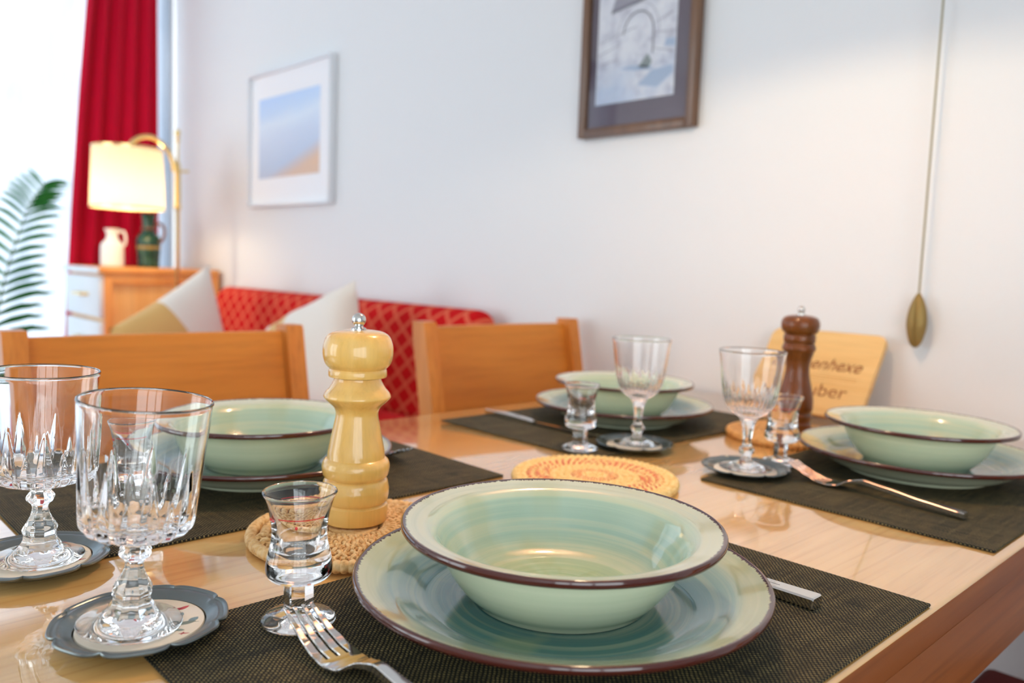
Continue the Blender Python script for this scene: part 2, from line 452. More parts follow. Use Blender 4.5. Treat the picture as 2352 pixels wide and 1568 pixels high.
def poly(bm, pts, t=.0003, axis='z', mi=0):
    """thin prism from 2D outline; axis z: points are x,y ; axis y: points are x,z (thickness towards -y)"""
    f = (lambda p, h: (p[0], p[1], h)) if axis == 'z' else (lambda p, h: (p[0], -h, p[1]))
    a = [bm.verts.new(f(p, 0)) for p in pts]; b = [bm.verts.new(f(p, t)) for p in pts]
    fs = [bm.faces.new(a), bm.faces.new(b)]
    for k in range(len(pts)): fs.append(bm.faces.new((a[k], a[(k + 1) % len(pts)], b[(k + 1) % len(pts)], b[k])))
    for q in fs: q.material_index = mi
    return bm

build_materials()
T = .75           # table top height
WY = 1.39         # long white wall
WX = -3.62        # window wall
MT = .0022        # mat thickness

# ------------------------------------------------------------------ room shell
XR, YF, CZ = 1.9, -2.6, 2.45
struct('wall_back', Box((WX - .12, WY, 0), (XR + .12, WY + .12, CZ)), 'wall', smooth=0)
W1 = (-1.55, 1.375, .12, 2.25)      # window opening in the left wall: y0,y1,z0,z1
W2 = (-3.5, -1.5, .12, 2.25)      # window opening in the front wall: x0,x1,z0,z1
ADDED_W3 = (-2.5, .05, .12, 2.1)        # unseen window added in the right wall to brighten front faces: y0,y1,z0,z1
def wall_with_hole(name, x0, x1, hole):
    y0, y1, z0, z1 = hole; bm = bmesh.new()
    box(bm, (x0, YF, 0), (x1, y0, CZ)); box(bm, (x0, y1, 0), (x1, WY, CZ))
    box(bm, (x0, y0, 0), (x1, y1, z0)); box(bm, (x0, y0, z1), (x1, y1, CZ))
    struct(name, bm, 'wall', smooth=0)
wall_with_hole('wall_left', WX - .12, WX, W1)
wall_with_hole('wall_right', XR, XR + .12, ADDED_W3)
bm = bmesh.new()
box(bm, (WX, YF - .12, 0), (W2[0], YF, CZ)); box(bm, (W2[1], YF - .12, 0), (XR, YF, CZ))
box(bm, (W2[0], YF - .12, 0), (W2[1], YF, W2[2])); box(bm, (W2[0], YF - .12, W2[3]), (W2[1], YF, CZ))
struct('wall_front', bm, 'wall', smooth=0)
struct('floor', Box((WX - .12, YF - .12, -.05), (XR + .12, WY + .12, 0)), 'floor', smooth=0)
struct('ceiling', Box((WX - .12, YF - .12, CZ), (XR + .12, WY + .12, CZ + .05)), 'ceiling', smooth=0)
struct('baseboard_back', Box((WX, WY - .014, 0), (XR, WY, .07), bev=.003), 'white_paint')
def window(name, x, hole, mull, turn=False):
    y0, y1, z0, z1 = hole; bm = bmesh.new()
    for a, b in ((y0, y0 + .03), (y1 - .022, y1)): box(bm, (x - .03, a, z0), (x + .03, b, z1), .004)
    for a, b in ((z0, z0 + .07), (z1 - .06, z1)): box(bm, (x - .03, y0, a), (x + .03, y1, b), .004)
    for m in mull: box(bm, (x - .03, m - .035, z0), (x + .03, m + .035, z1), .004)
    if turn:
        for v in bm.verts: v.co.x, v.co.y = v.co.y, v.co.x
    o = struct(name, bm, 'frame_white')
    return o
window('window_1', WX - .07, W1, [-.12])
window('window_2', YF - .07, W2, [-2.4], True)
window('added_window_3', XR + .07, ADDED_W3, [-1.65, -.8])  # frame of the added right-hand opening

# ------------------------------------------------------------------ dining table
TX0, TX1, TY0, TY1 = -.972, -.186, -.03, 1.384
t = empty('dining_table', ((TX0 + TX1) / 2, (TY0 + TY1) / 2, 0), 0, 'glossy orange brown wooden dining table set for four, standing end-on to the white wall', 'table')
hx, hy = (TX1 - TX0) / 2, (TY1 - TY0) / 2
bm = Box((-hx, -hy, T - .028), (hx, hy, T), .004, 3)
for f in bm.faces:
    if f.normal.z < .5: f.material_index = 1
obj('table_top', bm, ['table', 'table_edge_shaded'], t)
bm = bmesh.new()
box(bm, (-hx + .004, -hy + .05, T - .095), (-hx + .03, hy - .05, T - .028), .002); box(bm, (hx - .03, -hy + .05, T - .095), (hx - .004, hy - .05, T - .028), .002)
box(bm, (-hx + .03, -hy + .05, T - .095), (hx - .03, -hy + .075, T - .028)); box(bm, (-hx + .03, hy - .075, T - .095), (hx - .03, hy - .05, T - .028))
obj('apron', bm, 'table_edge_shaded', t)
for sx in (-1, 1):
    for sy in (-1, 1):
        cx, cy = sx * (hx - .035), sy * (hy - .030)
        obj('leg', Box((cx - .025, cy - .025, 0), (cx + .025, cy + .025, T - .030), .005), 'table_edge_shaded', t)

# ------------------------------------------------------------------ place mats
MW, MD = .444, .2935
def mat_mesh():
    bm = bmesh.new(); nx, ny = 30, 44
    box(bm, (-MD / 2, -MW / 2, 0), (MD / 2, MW / 2, MT), .0007, 1)
    return bm
MAT = [((-.3365, .381), 'dark woven placemat beneath the plate and bowl closest to the viewer'),
       ((-.3425, .992), 'dark woven placemat under the bowl beside the wall on the table edge side'),
       ((-.7755, .378), 'dark woven placemat under the plate behind the light pepper mill'),
       ((-.7695, .963), 'dark woven placemat under the farthest plate, with a shot glass on its corner')]
m0 = None
for i, ((x, y), lb) in enumerate(MAT):
    o = obj('placemat', mat_mesh(), 'mat') if m0 is None else m0.copy()
    if m0: col.objects.link(o)
    m0 = m0 or o
    o.location = (x, y, T + .0004); tag(o, lb, 'placemat', 'placemats on the dining table')
ZM = T + .0004 + MT + .0002

# ------------------------------------------------------------------ plates and bowls
def plate():
    top = spline([(0, .0098), (.04, .0098), (.080, .0102), (.092, .0124), (.103, .0176), (.113, .0226), (.124, .0264), (.1315, .0290)], 6)
    rim = [(.1332, .0298), (.1344, .0296), (.1350, .0286), (.1350, .0264), (.1343, .0252)]
    und = spline([(.1325, .0247), (.124, .0224), (.112, .0168), (.098, .0086), (.086, .0044), (.079, .0028)], 5)
    foot = [(.078, 0), (.074, 0), (.073, .0028), (0, .0030)]
    prof = top + rim + und + foot; nt = len(top)
    bm = lathe(bmesh.new(), prof, 160, mi=lambda i: 0 if i < nt + 3 else 1)
    return obj('dinner_plate', bm, ['plate_in', 'plate_out'], smooth=50)
def bowl():
    top = spline([(0, .0060), (.036, .0062), (.052, .0082), (.063, .0140), (.0712, .0240), (.0778, .0360), (.0828, .0452), (.0885, .0502), (.096, .0522), (.1022, .0536)], 6)
    rim = [(.1038, .0545), (.1049, .0543), (.1055, .0534), (.1055, .0508), (.1048, .0494)]
    und = spline([(.1028, .0488), (.096, .0480), (.0895, .0458), (.0848, .0412), (.0800, .0322), (.0740, .0205), (.0670, .0100), (.0600, .0032)], 5)
    foot = [(.0578, 0), (.053, 0), (.052, .0020), (0, .0025)]
    prof = top + rim + und + foot; nt = len(top)
    bm = lathe(bmesh.new(), prof, 160, mi=lambda i: 0 if i < nt + 3 else 1)
    for v in bm.verts: v.co.z *= .935
    return obj('soup_bowl', bm, ['bowl_in', 'bowl_out'], smooth=50)
SET = [(-.3475, .3865, 0.3, 'closest to the viewer'), (-.351, 1.0185, 2.1, 'by the white wall near the brown pepper mill'),
       (-.787, .397, 4.0, 'left behind the light wooden pepper mill'), (-.767, .9795, 5.2, 'farthest away in front of the narrow chair')]
PL = [('large green plate with teal centre and brown rim closest to the viewer', 'green bowl with brown rim closest to the viewer, showing its glazed inside'),
      ('green brown-rimmed plate cut by the picture edge, under the bowl near the hanging weight', 'green bowl with brown rim below the hanging weight, beside the brown mill'),
      ('green brown-rimmed plate partly hidden behind the light wooden pepper mill', 'green bowl with brown rim just behind the light wooden pepper mill'),
      ('green brown-rimmed plate farthest away, behind two small glasses', 'green bowl with brown rim farthest away, behind two small glasses')]
p0 = b0 = None
for (x, y, a, _), (lp, lb) in zip(SET, PL):
    p = plate() if p0 is None else p0.copy(); b = bowl() if b0 is None else b0.copy()
    if p0: col.objects.link(p); col.objects.link(b)
    p0 = p0 or p; b0 = b0 or b
    p.location = (x, y, ZM); p.rotation_euler = (0, 0, a); tag(p, lp, 'plate', 'dinner plates of the four place settings')
    b.location = (x - .001, y + .001, ZM + .0104); b.rotation_euler = (0, 0, a * 1.7 + 1); tag(b, lb, 'bowl', 'soup bowls of the four place settings')

# ------------------------------------------------------------------ coasters
def coaster(loc, rz, label):
    c = empty('coaster', loc, rz, label, 'coaster', 'pewter coasters under the wine glasses')
    def mod(i, th, r, z):
        if r < .040: return r, z
        k = (r - .040) / .010
        s = abs(math.sin(4 * th)) ; cusp = (1 - s) ** 3
        lob = .5 - .5 * math.cos(8 * th)
        return r - k * (.0034 * cusp + .0009 * lob), z + k * .0008 * cusp
    prof = [(0, .0012), (.0362, .0012)] + spline([(.0368, .0034), (.0385, .0042), (.0415, .0058), (.0445, .0068), (.0472, .0066), (.0485, .0074), (.0500, .0078)], 4) + \
           [(.0506, .0070), (.0500, .0058)] + spline([(.046, .0044), (.040, .0022), (.036, 0)], 3) + [(0, 0)]
    obj('tray', lathe(bmesh.new(), prof, 192, mod), 'pewter', c, smooth=35, label='scalloped pewter tray')
    obj('inlay', lathe(bmesh.new(), [(0, .0014), (.0355, .0014), (.0360, .0022), (.0356, .0036), (.0345, .0040), (0, .0040)], 96), 'ceramic', c, label='white ceramic inlay')
    bm = bmesh.new()
    def leaf(x, y, a, l, w, mi):
        pts = [(l * s, w * math.sin(PI * s) ** .8) for s in (0, .15, .3, .5, .7, .85, 1)]
        o = pts + [(px, -py) for px, py in pts[-2:0:-1]]
        poly(bm, [(x + px * math.cos(a) - py * math.sin(a), y + px * math.sin(a) + py * math.cos(a)) for px, py in o], .00012, mi=mi)
    ux, uy = .690, .723
    for x, y, a, l, w, mi in [(.004, -.006, .55, .015, .0022, 0), (.016, .002, .75, .012, .0022, 0), (.008, -.012, .95, .010, .0018, 0), (.019, -.004, .2, .006, .0014, 0), (.021, .008, 1.3, .008, .0022, 2),
                              (.013, .012, 1.9, .008, .0016, 2), (.006, .021, 1.2, .009, .0016, 1), (.003, .019, 1.0, .008, .0016, 1), (.024, -.008, .4, .006, .0005, 1), (.026, -.009, 1.6, .004, .0006, 1),
                              (-.004, -.002, 2.9, .013, .0020, 0), (-.012, -.014, 4.2, .009, .002, 0), (-.016, .009, 2.2, .009, .002, 2), (.001, -.001, .4, .028, .0003, 0)]:
        leaf(x, y, a, l, w, mi)
    bmesh.ops.rotate(bm, cent=(0, 0, 0), matrix=Matrix.Rotation(R(38), 3, 'Z'), verts=bm.verts)
    bmesh.ops.translate(bm, vec=(.004, .003, 0), verts=bm.verts)
    obj('painted_sprig', bm, ['leaf_paint', 'red_paint', 'blue_paint'], c, (0, 0, .00401), label='painted flower sprig')
    return c
CO = [(-.488, .169, 0, 'scalloped pewter coaster with painted sprig closest to the viewer'),
      (-.641, .149, .4, 'scalloped pewter coaster cut off by the left picture edge, beneath a tall cut goblet'),
      (-.632, .834, .9, 'pewter coaster farthest away, beside the shot glass behind the red patterned trivet'),
      (-.474, .838, .2, 'pewter coaster on the mat of the bowl near the wall, beside the fork tips')]
c0 = None
for x, y, a, lb in CO:
    c = coaster((x, y, T), a, lb) if c0 is None else copy_tree(c0)
    c0 = c0 or c
    onmat = None
    c.location = (x, y, ZM); c.rotation_euler = (0, 0, a); c['label'] = lb
ZC = ZM + .0040

# ------------------------------------------------------------------ wine glasses
def goblet_a(loc, rot, label):
    """straight-sided goblet: deep cut spikes, knob right below the cup, faceted flared stem"""
    stem = spline([(0.0285, .0006), (.0292, .0014), (.0280, .0024), (.020, .0044), (.0150, .0070), (.0128, .0110), (.0108, .0140), (.0104, .0180), (.0112, .0220), (.0092, .0262), (.0066, .0310), (.0052, .0365),
                   (.0058, .0400), (.0086, .0428), (.0090, .0458), (.0066, .0490), (.0062, .0515)], 5)
    cup = spline([(.0090, .0530), (.0180, .0545), (.0265, .0570), (.0305, .0605), (.0318, .0660), (.0326, .0780), (.0336, .0920), (.0346, .1060), (.0356, .1200), (.0364, .1335)], 6)
    rim = [(.0368, .1343), (.0366, .1352), (.0360, .1356), (.0353, .1353), (.0349, .1343)]
    inn = spline([(.0349, .1325), (.0342, .1200), (.0332, .1060), (.0322, .0920), (.0311, .0780), (.0300, .0690), (.0270, .0640), (.0180, .0612), (.008, .0605)], 4)
    prof = [(0, .0006)] + stem + cup + rim + inn + [(0, .0604)]
    ns, nc = len(stem), len(cup)
    def mod(i, th, r, z):
        if 1 <= i <= ns:
            if .008 < z < .052: r *= 1 - .10 * (abs(math.sin(4 * th)) - .4)
        elif ns < i <= ns + nc:
            ph = (th * 18 / (2 * PI)) % 1; alt = int(th * 18 / (2 * PI)) % 2
            top = .1000 if alt else .0840
            k = max(0, min(1, (top - z) / .034))
            w = abs(ph - .5) * 2                 # 0 centre of the cut, 1 edge
            lim = max(.02, k ** .8)
            if w < lim: r -= .0026 * k ** .6 * (1 - w / lim) * min(1, max(0, (z - .0540) / .004))
        return r, z
    o = obj('wine_goblet', lathe(bmesh.new(), prof, 264, mod), 'glass', loc=loc, rot=rot, smooth=28)
    return tag(o, label, 'wine glass', 'tall straight cut-glass goblets')
def goblet_b(loc, rot, label):
    """rounded goblet with fine flutes, slim stem with a knob near the foot"""
    stem = spline([(.0290, .0006), (.0297, .0014), (.0285, .0024), (.018, .0050), (.0085, .0090), (.0056, .0130), (.0066, .0165), (.0090, .0195), (.0092, .0225), (.0064, .0262), (.0054, .0300), (.0056, .0380), (.0070, .0480), (.0095, .0560), (.0120, .0605)], 5)
    cup = spline([(.0170, .0635), (.0220, .0675), (.0268, .0740), (.0300, .0830), (.0322, .0960), (.0340, .1100), (.0358, .1250), (.0376, .1355)], 6)
    rim = [(.0380, .1364), (.0378, .1372), (.0372, .1376), (.0365, .1373), (.0362, .1364)]
    inn = spline([(.0361, .1350), (.0346, .1250), (.0328, .1100), (.0308, .0960), (.0284, .0840), (.0240, .0745), (.016, .0690), (.006, .0675)], 4)
    prof = [(0, .0006)] + stem + cup + rim + inn + [(0, .0674)]
    ns, nc = len(stem), len(cup)
    def mod(i, th, r, z):
        if 1 <= i <= ns and z > .010: r *= 1 - .07 * (abs(math.sin(3 * th)) - .4)
        elif ns < i <= ns + nc:
            ph = (th * 30 / (2 * PI)) % 1; alt = int(th * 30 / (2 * PI)) % 2
            top = .102 if alt else .094
            k = max(0, min(1, (top - z) / .018))
            w = abs(ph - .5) * 2; lim = max(.2, min(1, k * 1.3))
            r -= .0011 * k * (1 - (w / lim) ** 2 if w < lim else 0)
        return r, z
    o = obj('wine_goblet', lathe(bmesh.new(), prof, 240, mod), 'glass', loc=loc, rot=rot, smooth=28)
    return tag(o, label, 'wine glass', 'rounded cut-glass goblets')
# leaning a little on the uneven coasters
def lean(a):
    ax = Vector((-.723, .690, 0))       # tip towards -(.69,.72)
    return Matrix.Rotation(-a, 3, Vector((.723, -.690, 0))).to_euler() if False else Matrix.Rotation(a, 3, Vector((.723, -.690, 0))).to_euler()
g1 = goblet_a((-.486, .162, ZC + .0022), lean(R(-4.4)), 'straight-sided cut-glass goblet on the pewter coaster closest to the viewer')
g2 = g1.copy(); col.objects.link(g2); g2.location = (-.638, .151, ZC + .0010); g2.rotation_euler = lean(R(-1.8))
g2['label'] = 'straight-sided cut-glass goblet cut off by the left picture edge'
g3 = goblet_b((-.631, .838, ZC), (0, 0, 0), 'rounded goblet in front of the farthest bowl, beside a shot glass')
g4 = g3.copy(); col.objects.link(g4); g4.location = (-.475, .840, ZC); g4['label'] = 'rounded goblet in front of the leaning cutting board'

# ------------------------------------------------------------------ shot glasses
def shot(loc, rz, label):
    t = empty('shot_glass', loc, rz, label, 'shot glass', 'footed shot glasses with red fill line')
    foot = spline([(.0215, .0004), (.0228, .0014), (.0226, .0026), (.0205, .0044), (.0150, .0064), (.0098, .0082), (.0086, .0096)], 5)
    stem = [(.0086, .0104), (.0086, .0258), (.0090, .0268)]
    cup = spline([(.0128, .0275), (.0176, .0290), (.0200, .0322), (.0203, .0366), (.0192, .0430), (.0177, .0500), (.0169, .0562), (.0172, .0632), (.0186, .0712), (.0205, .0778), (.0222, .0818)], 6)
    rim = [(.0227, .0828), (.0225, .0834), (.0219, .0837), (.0213, .0833), (.0211, .0826)]
    inn = spline([(.0208, .0814), (.0188, .0762), (.0166, .0692), (.0147, .0624), (.0136, .0560), (.0129, .0505), (.0117, .0458), (.0090, .0428), (.004, .0418)], 5)
    prof = [(0, .0004)] + foot + stem + cup + rim + inn + [(0, .0416)]
    nf = len(foot)
    def mod(i, th, r, z):
        if nf - 6 < i <= nf + 3: 
            k = 1 if i >= nf else (i - nf + 6) / 6
            a = ((th + PI / 6) % (PI / 3)) - PI / 6
            r = r * (1 - k) + k * r * math.cos(PI / 6) / math.cos(a) * 1.06
        return r, z
    obj('glass_body', lathe(bmesh.new(), prof, 144, mod), 'glass', t, smooth=30)
    # printed fill line and dot on the outside of the cup
    bm = bmesh.new()
    def line(z, r, a0, a1):
        n = 60; rows = []
        for k in range(n + 1):
            th = a0 + (a1 - a0) * k / n; rows.append([bm.verts.new((q * math.cos(th), q * math.sin(th), zz)) for q, zz in ((r, z), (r + .0002, z), (r + .0003, z + .0006), (r + .0001, z + .0006))])
        for a, b in zip(rows, rows[1:]):
            for j in range(4): bm.faces.new((a[j], a[(j + 1) % 4], b[(j + 1) % 4], b[j]))
    line(.0695, .01850, -.62, 1.0); line(.0735, .01945, 2.2, 3.9)
    cen = Vector((.0176, 0, .0650))
    bmesh.ops.create_uvsphere(bm, u_segments=12, v_segments=8, radius=.0009, matrix=Matrix.Translation(cen) @ Matrix.Diagonal((.3, 1, 1.2, 1)))
    for k in range(6):
        a = -1.25 + k * .07
        box(bm, (.01776 * math.cos(a) - .0003, .01776 * math.sin(a) - .0003, .0668), (.01776 * math.cos(a) + .0003, .01776 * math.sin(a) + .0003, .0680 + .0005 * (k % 2)))
    obj('fill_mark', bm, 'red_print', t, label='red printed fill line')
    return t
s0 = None
for x, y, a, lb in [(-.440, .247, -.62, 'shot glass with red fill line closest to the viewer, behind the fork tips'), (-.666, .766, .3, 'shot glass beside the farthest goblet, behind the red patterned trivet'),
                    (-.4705, .9135, -.7, 'shot glass in front of the brown pepper mill'), (-.722, .241, -.5, 'shot glass seen through the cut goblet closest to the viewer')]:
    s = shot((x, y, ZM), a, lb) if s0 is None else copy_tree(s0)
    s0 = s0 or s
    s.location = (x, y, ZM); s.rotation_euler = (0, 0, a); s['label'] = lb

# ------------------------------------------------------------------ trivets
def coil(bm, r, z, rad, wraps, amp=.12, seg=None, flat=1.0, rs=10):
    seg = seg or max(60, int(wraps * 8)); rings = []
    for k in range(seg):
        th = 2 * PI * k / seg; q = rad * (1 - amp * 1.4 + amp * abs(math.sin(th * wraps / 2)) ** .7 * 2) ; 
        rings.append([bm.verts.new(((r + q * math.cos(2 * PI * j / rs)) * math.cos(th), (r + q * math.cos(2 * PI * j / rs)) * math.sin(th), z + flat * q * math.sin(2 * PI * j / rs))) for j in range(rs)])
    for k in range(seg):
        a, b = rings[k], rings[(k + 1) % seg]
        for j in range(rs): bm.faces.new((a[j], a[(j + 1) % rs], b[(j + 1) % rs], b[j]))
def trivet_wicker(loc, rz):
    t = empty('trivet', loc, rz, 'round coiled wicker trivet with gaps, under the light wooden pepper mill', 'trivet')
    bm = bmesh.new()
    coil(bm, .0808, .0060, .0048, 92, .10)
    obj('outer_coil', bm, 'wicker', t)
    bm = bmesh.new()
    for k, r in enumerate((.0705, .0605, .0510)): coil(bm, r, .0056, .0042, int(r * 1100), .10)
    for k in range(3): coil(bm, .0425 - .0085 * k, .0054, .0046, int((.0425 - .0085 * k) * 1000) + 6, .12)
    lathe(bm, [(0, .001), (.020, .001), (.020, .0098), (0, .0102)], 40)
    obj('inner_coils', bm, 'wicker', t)
    bm = bmesh.new()
    # dense plaited strap panels crossing the coils on one side
    for k in range(46):
        a = -1.9 + k * .083
        pts = [((r) * math.cos(a + .018 * math.sin(r * 900)), r * math.sin(a + .018 * math.sin(r * 900)), .0098 + .0012 * math.sin(r * 2 * PI / .010 + (k % 2) * PI)) for r in [.024 + .0012 * j for j in range(46)]]
        tube(bm, pts, .0015, 6)
    obj('plaited_straps', bm, 'wicker', t)
    return t
trivet_wicker((-.557, .362, T + .0004), 0)
def trivet_coils(name, loc, m, rmax, rad, label, wr=700):
    t = empty(name, loc, 0, label, 'trivet')
    bm = bmesh.new(); r = rad
    while r < rmax - rad * 2.4:
        coil(bm, r, rad, rad * 1.08, max(10, int(r * wr)), .12); r += rad * 1.75
    obj('coiled_disc', bm, m, t)
    bm = bmesh.new(); coil(bm, rmax - rad * 1.2, rad * 1.1, rad * 1.2, int(rmax * wr * 1.1), .14)
    obj('edge_coil', bm, m, t)
    return t
trivet_coils('trivet', (-.553, .663, T + .0004), 'raffia', .090, .0046, 'yellow raffia trivet with a red ray pattern in the middle of the table')
trivet_coils('trivet', (-.549, 1.086, T + .0004), 'raffia_tan', .088, .0042, 'plain tan raffia trivet under the brown pepper mill')

# ------------------------------------------------------------------ pepper mills
def mill(name, loc, body, head, m, kz, label, kr=.0058):
    t = empty(name, loc, 0, label, 'pepper mill')
    obj('body', lathe(bmesh.new(), [(0, 0)] + body + [(0, body[-1][1])], 96), m, t, smooth=38)
    obj('head', lathe(bmesh.new(), [(0, head[0][1])] + head + [(0, head[-1][1])], 96), m, t, smooth=38)
    b = [(0, kz), (.0062, kz), (.0062, kz + .0012), (.0040, kz + .0024), (.0034, kz + .0036)]
    b += [(kr * math.cos(a), kz + .0036 + kr * .8 + kr * math.sin(a)) for a in [R(-50 + 14 * k) for k in range(10)]] + [(0, kz + .0036 + kr * 1.8)]
    obj('knob', lathe(bmesh.new(), b, 40), 'chrome', t, label='shiny metal knob')
    return t
s_ = .0001422; h_ = .0001435
def q(pts): return [(r * s_, (1246 - y) * h_) for r, y in pts]
body = q([(186, 1246), (190, 1240), (191, 1180), (190, 1150), (176, 1139)]) + spline(q([(176, 1139), (190, 1120), (197, 1075), (195, 1045), (186, 1010), (172, 996)]), 5) + \
       spline(q([(172, 996), (190, 975), (198, 930), (192, 900), (180, 884), (168, 876)]), 5) + spline(q([(168, 876), (163, 830), (149, 760), (135, 690), (125, 640), (124, 610), (136, 580), (166, 552), (188, 530), (194, 516), (184, 494), (160, 466), (140, 430), (134, 408)]), 5) + q([(150, 406)])
head = q([(150, 404), (166, 402), (168, 396), (168, 372), (166, 362)]) + spline(q([(162, 356), (186, 330), (200, 290), (203, 250), (198, 212), (180, 170), (150, 147), (110, 137), (60, 133)]), 6)
mill('pepper_mill', (-.569, .371, T + .0122), body, head, 'beech', (1246 - 133) * h_, 'light varnished wooden pepper mill with round head on the wicker trivet')
bp = lambda pts: [(w * .00033, (996 - y) * .00064) for w, y in pts]
body2 = [(.0255, 0), (.0262, .002), (.0262, .012)] + spline([(.0262, .012), (.0240, .016), (.0252, .020), (.0262, .025), (.0240, .030)], 4) + spline([(.0240, .030), (.0262, .034), (.0268, .042), (.0262, .052), (.0236, .066), (.0196, .082), (.0178, .096), (.0186, .108), (.0214, .118), (.0234, .1245)], 6) + \
        spline([(.0234, .1245), (.0256, .1275), (.0244, .132), (.0226, .1365)], 4)
head2 = [(.0226, .1370), (.0240, .1390), (.0240, .1480), (.0226, .1500)] + spline([(.0232, .1510), (.0268, .1550), (.0288, .1630), (.0280, .1700), (.0245, .1755), (.017, .1785), (.008, .1795)], 6)
body2 = [(r * .925, z * .935) for r, z in body2]; head2 = [(r * .925, z * .935) for r, z in head2]
mill('pepper_mill', (-.5505, 1.1015, T + .0090), body2, head2, 'dark_mill', .1795 * .935, 'dark brown turned pepper mill in front of the leaning cutting board', .0052)

# ------------------------------------------------------------------ cutlery
def fork(loc, rz, label):
    """tines towards -x, handle towards +x; origin under the middle"""
    L0 = -.095
    def z(s):  # s from 0 (tip) to .19
        pts = [(0, .0165), (.012, .0110), (.025, .0060), (.038, .0028), (.050, .0018), (.060, .0030), (.072, .0085), (.085, .0105), (.110, .0085), (.150, .0045), (.19, .0018)]
        for (a, za), (b, zb) in zip(pts, pts[1:]):
            if s <= b:
                t = (s - a) / (b - a); t = t * t * (3 - 2 * t) * .5 + t * .5; return za + (zb - za) * t
        return pts[-1][1]
    bm = bmesh.new()
    def sec(s, y0, y1, th):
        zz = z(s); e = min(.0006, th * .3)
        return [(L0 + s, y0 + e, zz), (L0 + s, y1 - e, zz), (L0 + s, y1, zz + e), (L0 + s, y1, zz + th - e), (L0 + s, y1 - e, zz + th), (L0 + s, y0 + e, zz + th), (L0 + s, y0, zz + th - e), (L0 + s, y0, zz + e)]
    # head and handle
    hw = [(.046, .0128), (.052, .0126), (.058, .0118), (.064, .0098), (.069, .0066), (.074, .0042), (.080, .0034), (.090, .0034), (.105, .0038), (.130, .0044), (.160, .0050), (.1895, .0053), (.190, .0049)]
    th = lambda s: .0022 if s < .062 else min(.0052, .0022 + (s - .062) * .12)
    ss = []
    for (a, wa), (b, wb) in zip(hw, hw[1:]):
        for k in range(4):
            f = k / 4; ss.append((a + (b - a) * f, wa + (wb - wa) * f))
    ss.append(hw[-1])
    sections(bm, [sec(s, -w, w, th(s)) for s, w in ss])
    for j in range(4):
        c = (j - 1.5) * .00655; secs = []
        for k in range(19):
            s = .0465 * (18 - k) / 18; f = s / .0465
            w = .0011 + .0014 * min(1, f * 1.6); sp = .86 + .14 * f
            out = .0010 * max(0, f - .4) * (1 if j == 3 else -1 if j == 0 else 0)
            secs.append(sec(s, c * sp - w + min(0, out), c * sp + w + max(0, out), .0014 + .0008 * min(1, f * 2)))
        sections(bm, secs)
    o = obj('fork', bm, 'steel', loc=loc, rot=(0, 0, rz), smooth=35)
    return tag(o, label, 'fork', 'forks of the place settings')
def knife(loc, rz, label):
    """handle end towards +x, blade towards -x"""
    t = empty('table_knife', loc, rz, label, 'knife', 'table knives of the place settings')
    bm = bmesh.new()
    secs = []
    for s, w, th in [(-.002, .0042, .0050), (.010, .0052, .0062), (.050, .0064, .0078), (.095, .0072, .0086), (.0985, .0072, .0086), (.0995, .0066, .0078)]:
        e = .0012; x = s
        secs.append([(x, -w + e, 0), (x, w - e, 0), (x, w, e), (x, w, th - e), (x, w - e, th), (x, -w + e, th), (x, -w, th - e), (x, -w, e)])
    sections(bm, secs)
    obj('handle', bm, 'steel', t, smooth=30)
    obj('groove', Box((.030, -.0009, .0056), (.072, -.0004, .00685), .0001, 1), 'black', t, (0, 0, 0), (0, -.02, 0))
    bm = bmesh.new(); secs = []
    for k in range(15):
        f = k / 14; x = -.001 - .124 * f
        w0 = -.0046 - .0034 * math.sin(PI * min(1, f * .75)); w1 = .0048 + .002 * f
        if f > .8: g = (f - .8) / .2; w1 -= .0115 * g ** 1.6
        secs.append([(x, w0, .0030), (x, w1, .0030), (x, w1, .0048 if f < .9 else .0042), (x, w0, .0034)])
    sections(bm, secs)
    obj('blade', bm, 'steel', t, smooth=30)
    return t
f0 = fork((-.3290, .2372, ZM), R(-.5), 'fork lying beside the plate closest to the viewer, tines overlapping the shot glass foot')
f1 = f0.copy(); col.objects.link(f1); f1.location = (-.3375, .858, ZM); f1.rotation_euler = (0, 0, R(-6.2)); f1['label'] = 'fork beside the bowl near the wall, tines at the pewter coaster'
f2 = f0.copy(); col.objects.link(f2); f2.location = (-.822, .541, ZM); f2.rotation_euler = (0, 0, PI); f2['label'] = 'fork behind the plate at the light pepper mill, only tines visible'
k0 = knife((-.3375, .5285, ZM), 0, 'knife with square handle sticking out behind the plate closest to the viewer')
k1 = copy_tree(k0); k1.location = (-.815, .834, ZM); k1.rotation_euler = (0, 0, PI); k1['label'] = 'knife on the farthest mat, pointing at the shot glass'
k2 = copy_tree(k0); k2.location = (-.822, .280, ZM); k2.rotation_euler = (0, 0, PI + .03); k2['label'] = 'knife on the mat behind the straight cut goblets'

# ------------------------------------------------------------------ cutting board against the wall
BW, BH, BT = .205, .158, .011
tilt = math.atan2(.085, .131)
cb = empty('cutting_board', (-.635, 1.283, T + .0068), R(-1.0), 'small bamboo cutting board with engraved words leaning on the wall behind the brown mill', 'cutting board')
cb.rotation_euler = (-tilt, 0, R(-2))
bm = bmesh.new()
o_ = []
for cx, cz, a0 in ((BW / 2 - .014, BH - .014, 0), (-BW / 2 + .014, BH - .014, 90), (-BW / 2 + .014, .014, 180), (BW / 2 - .014, .014, 270)):
    for k in range(7): a = R(a0 + 15 * k); o_.append((cx + .014 * math.cos(a), cz + .014 * math.sin(a)))
poly(bm, o_, BT, 'y')
bmesh.ops.bevel(bm, geom=[e for e in bm.edges if abs(e.verts[0].co.y - e.verts[1].co.y) < 1e-6], offset=.0015, segments=2, affect='EDGES')
obj('board', bm, 'board', cb, (0, BT, 0))
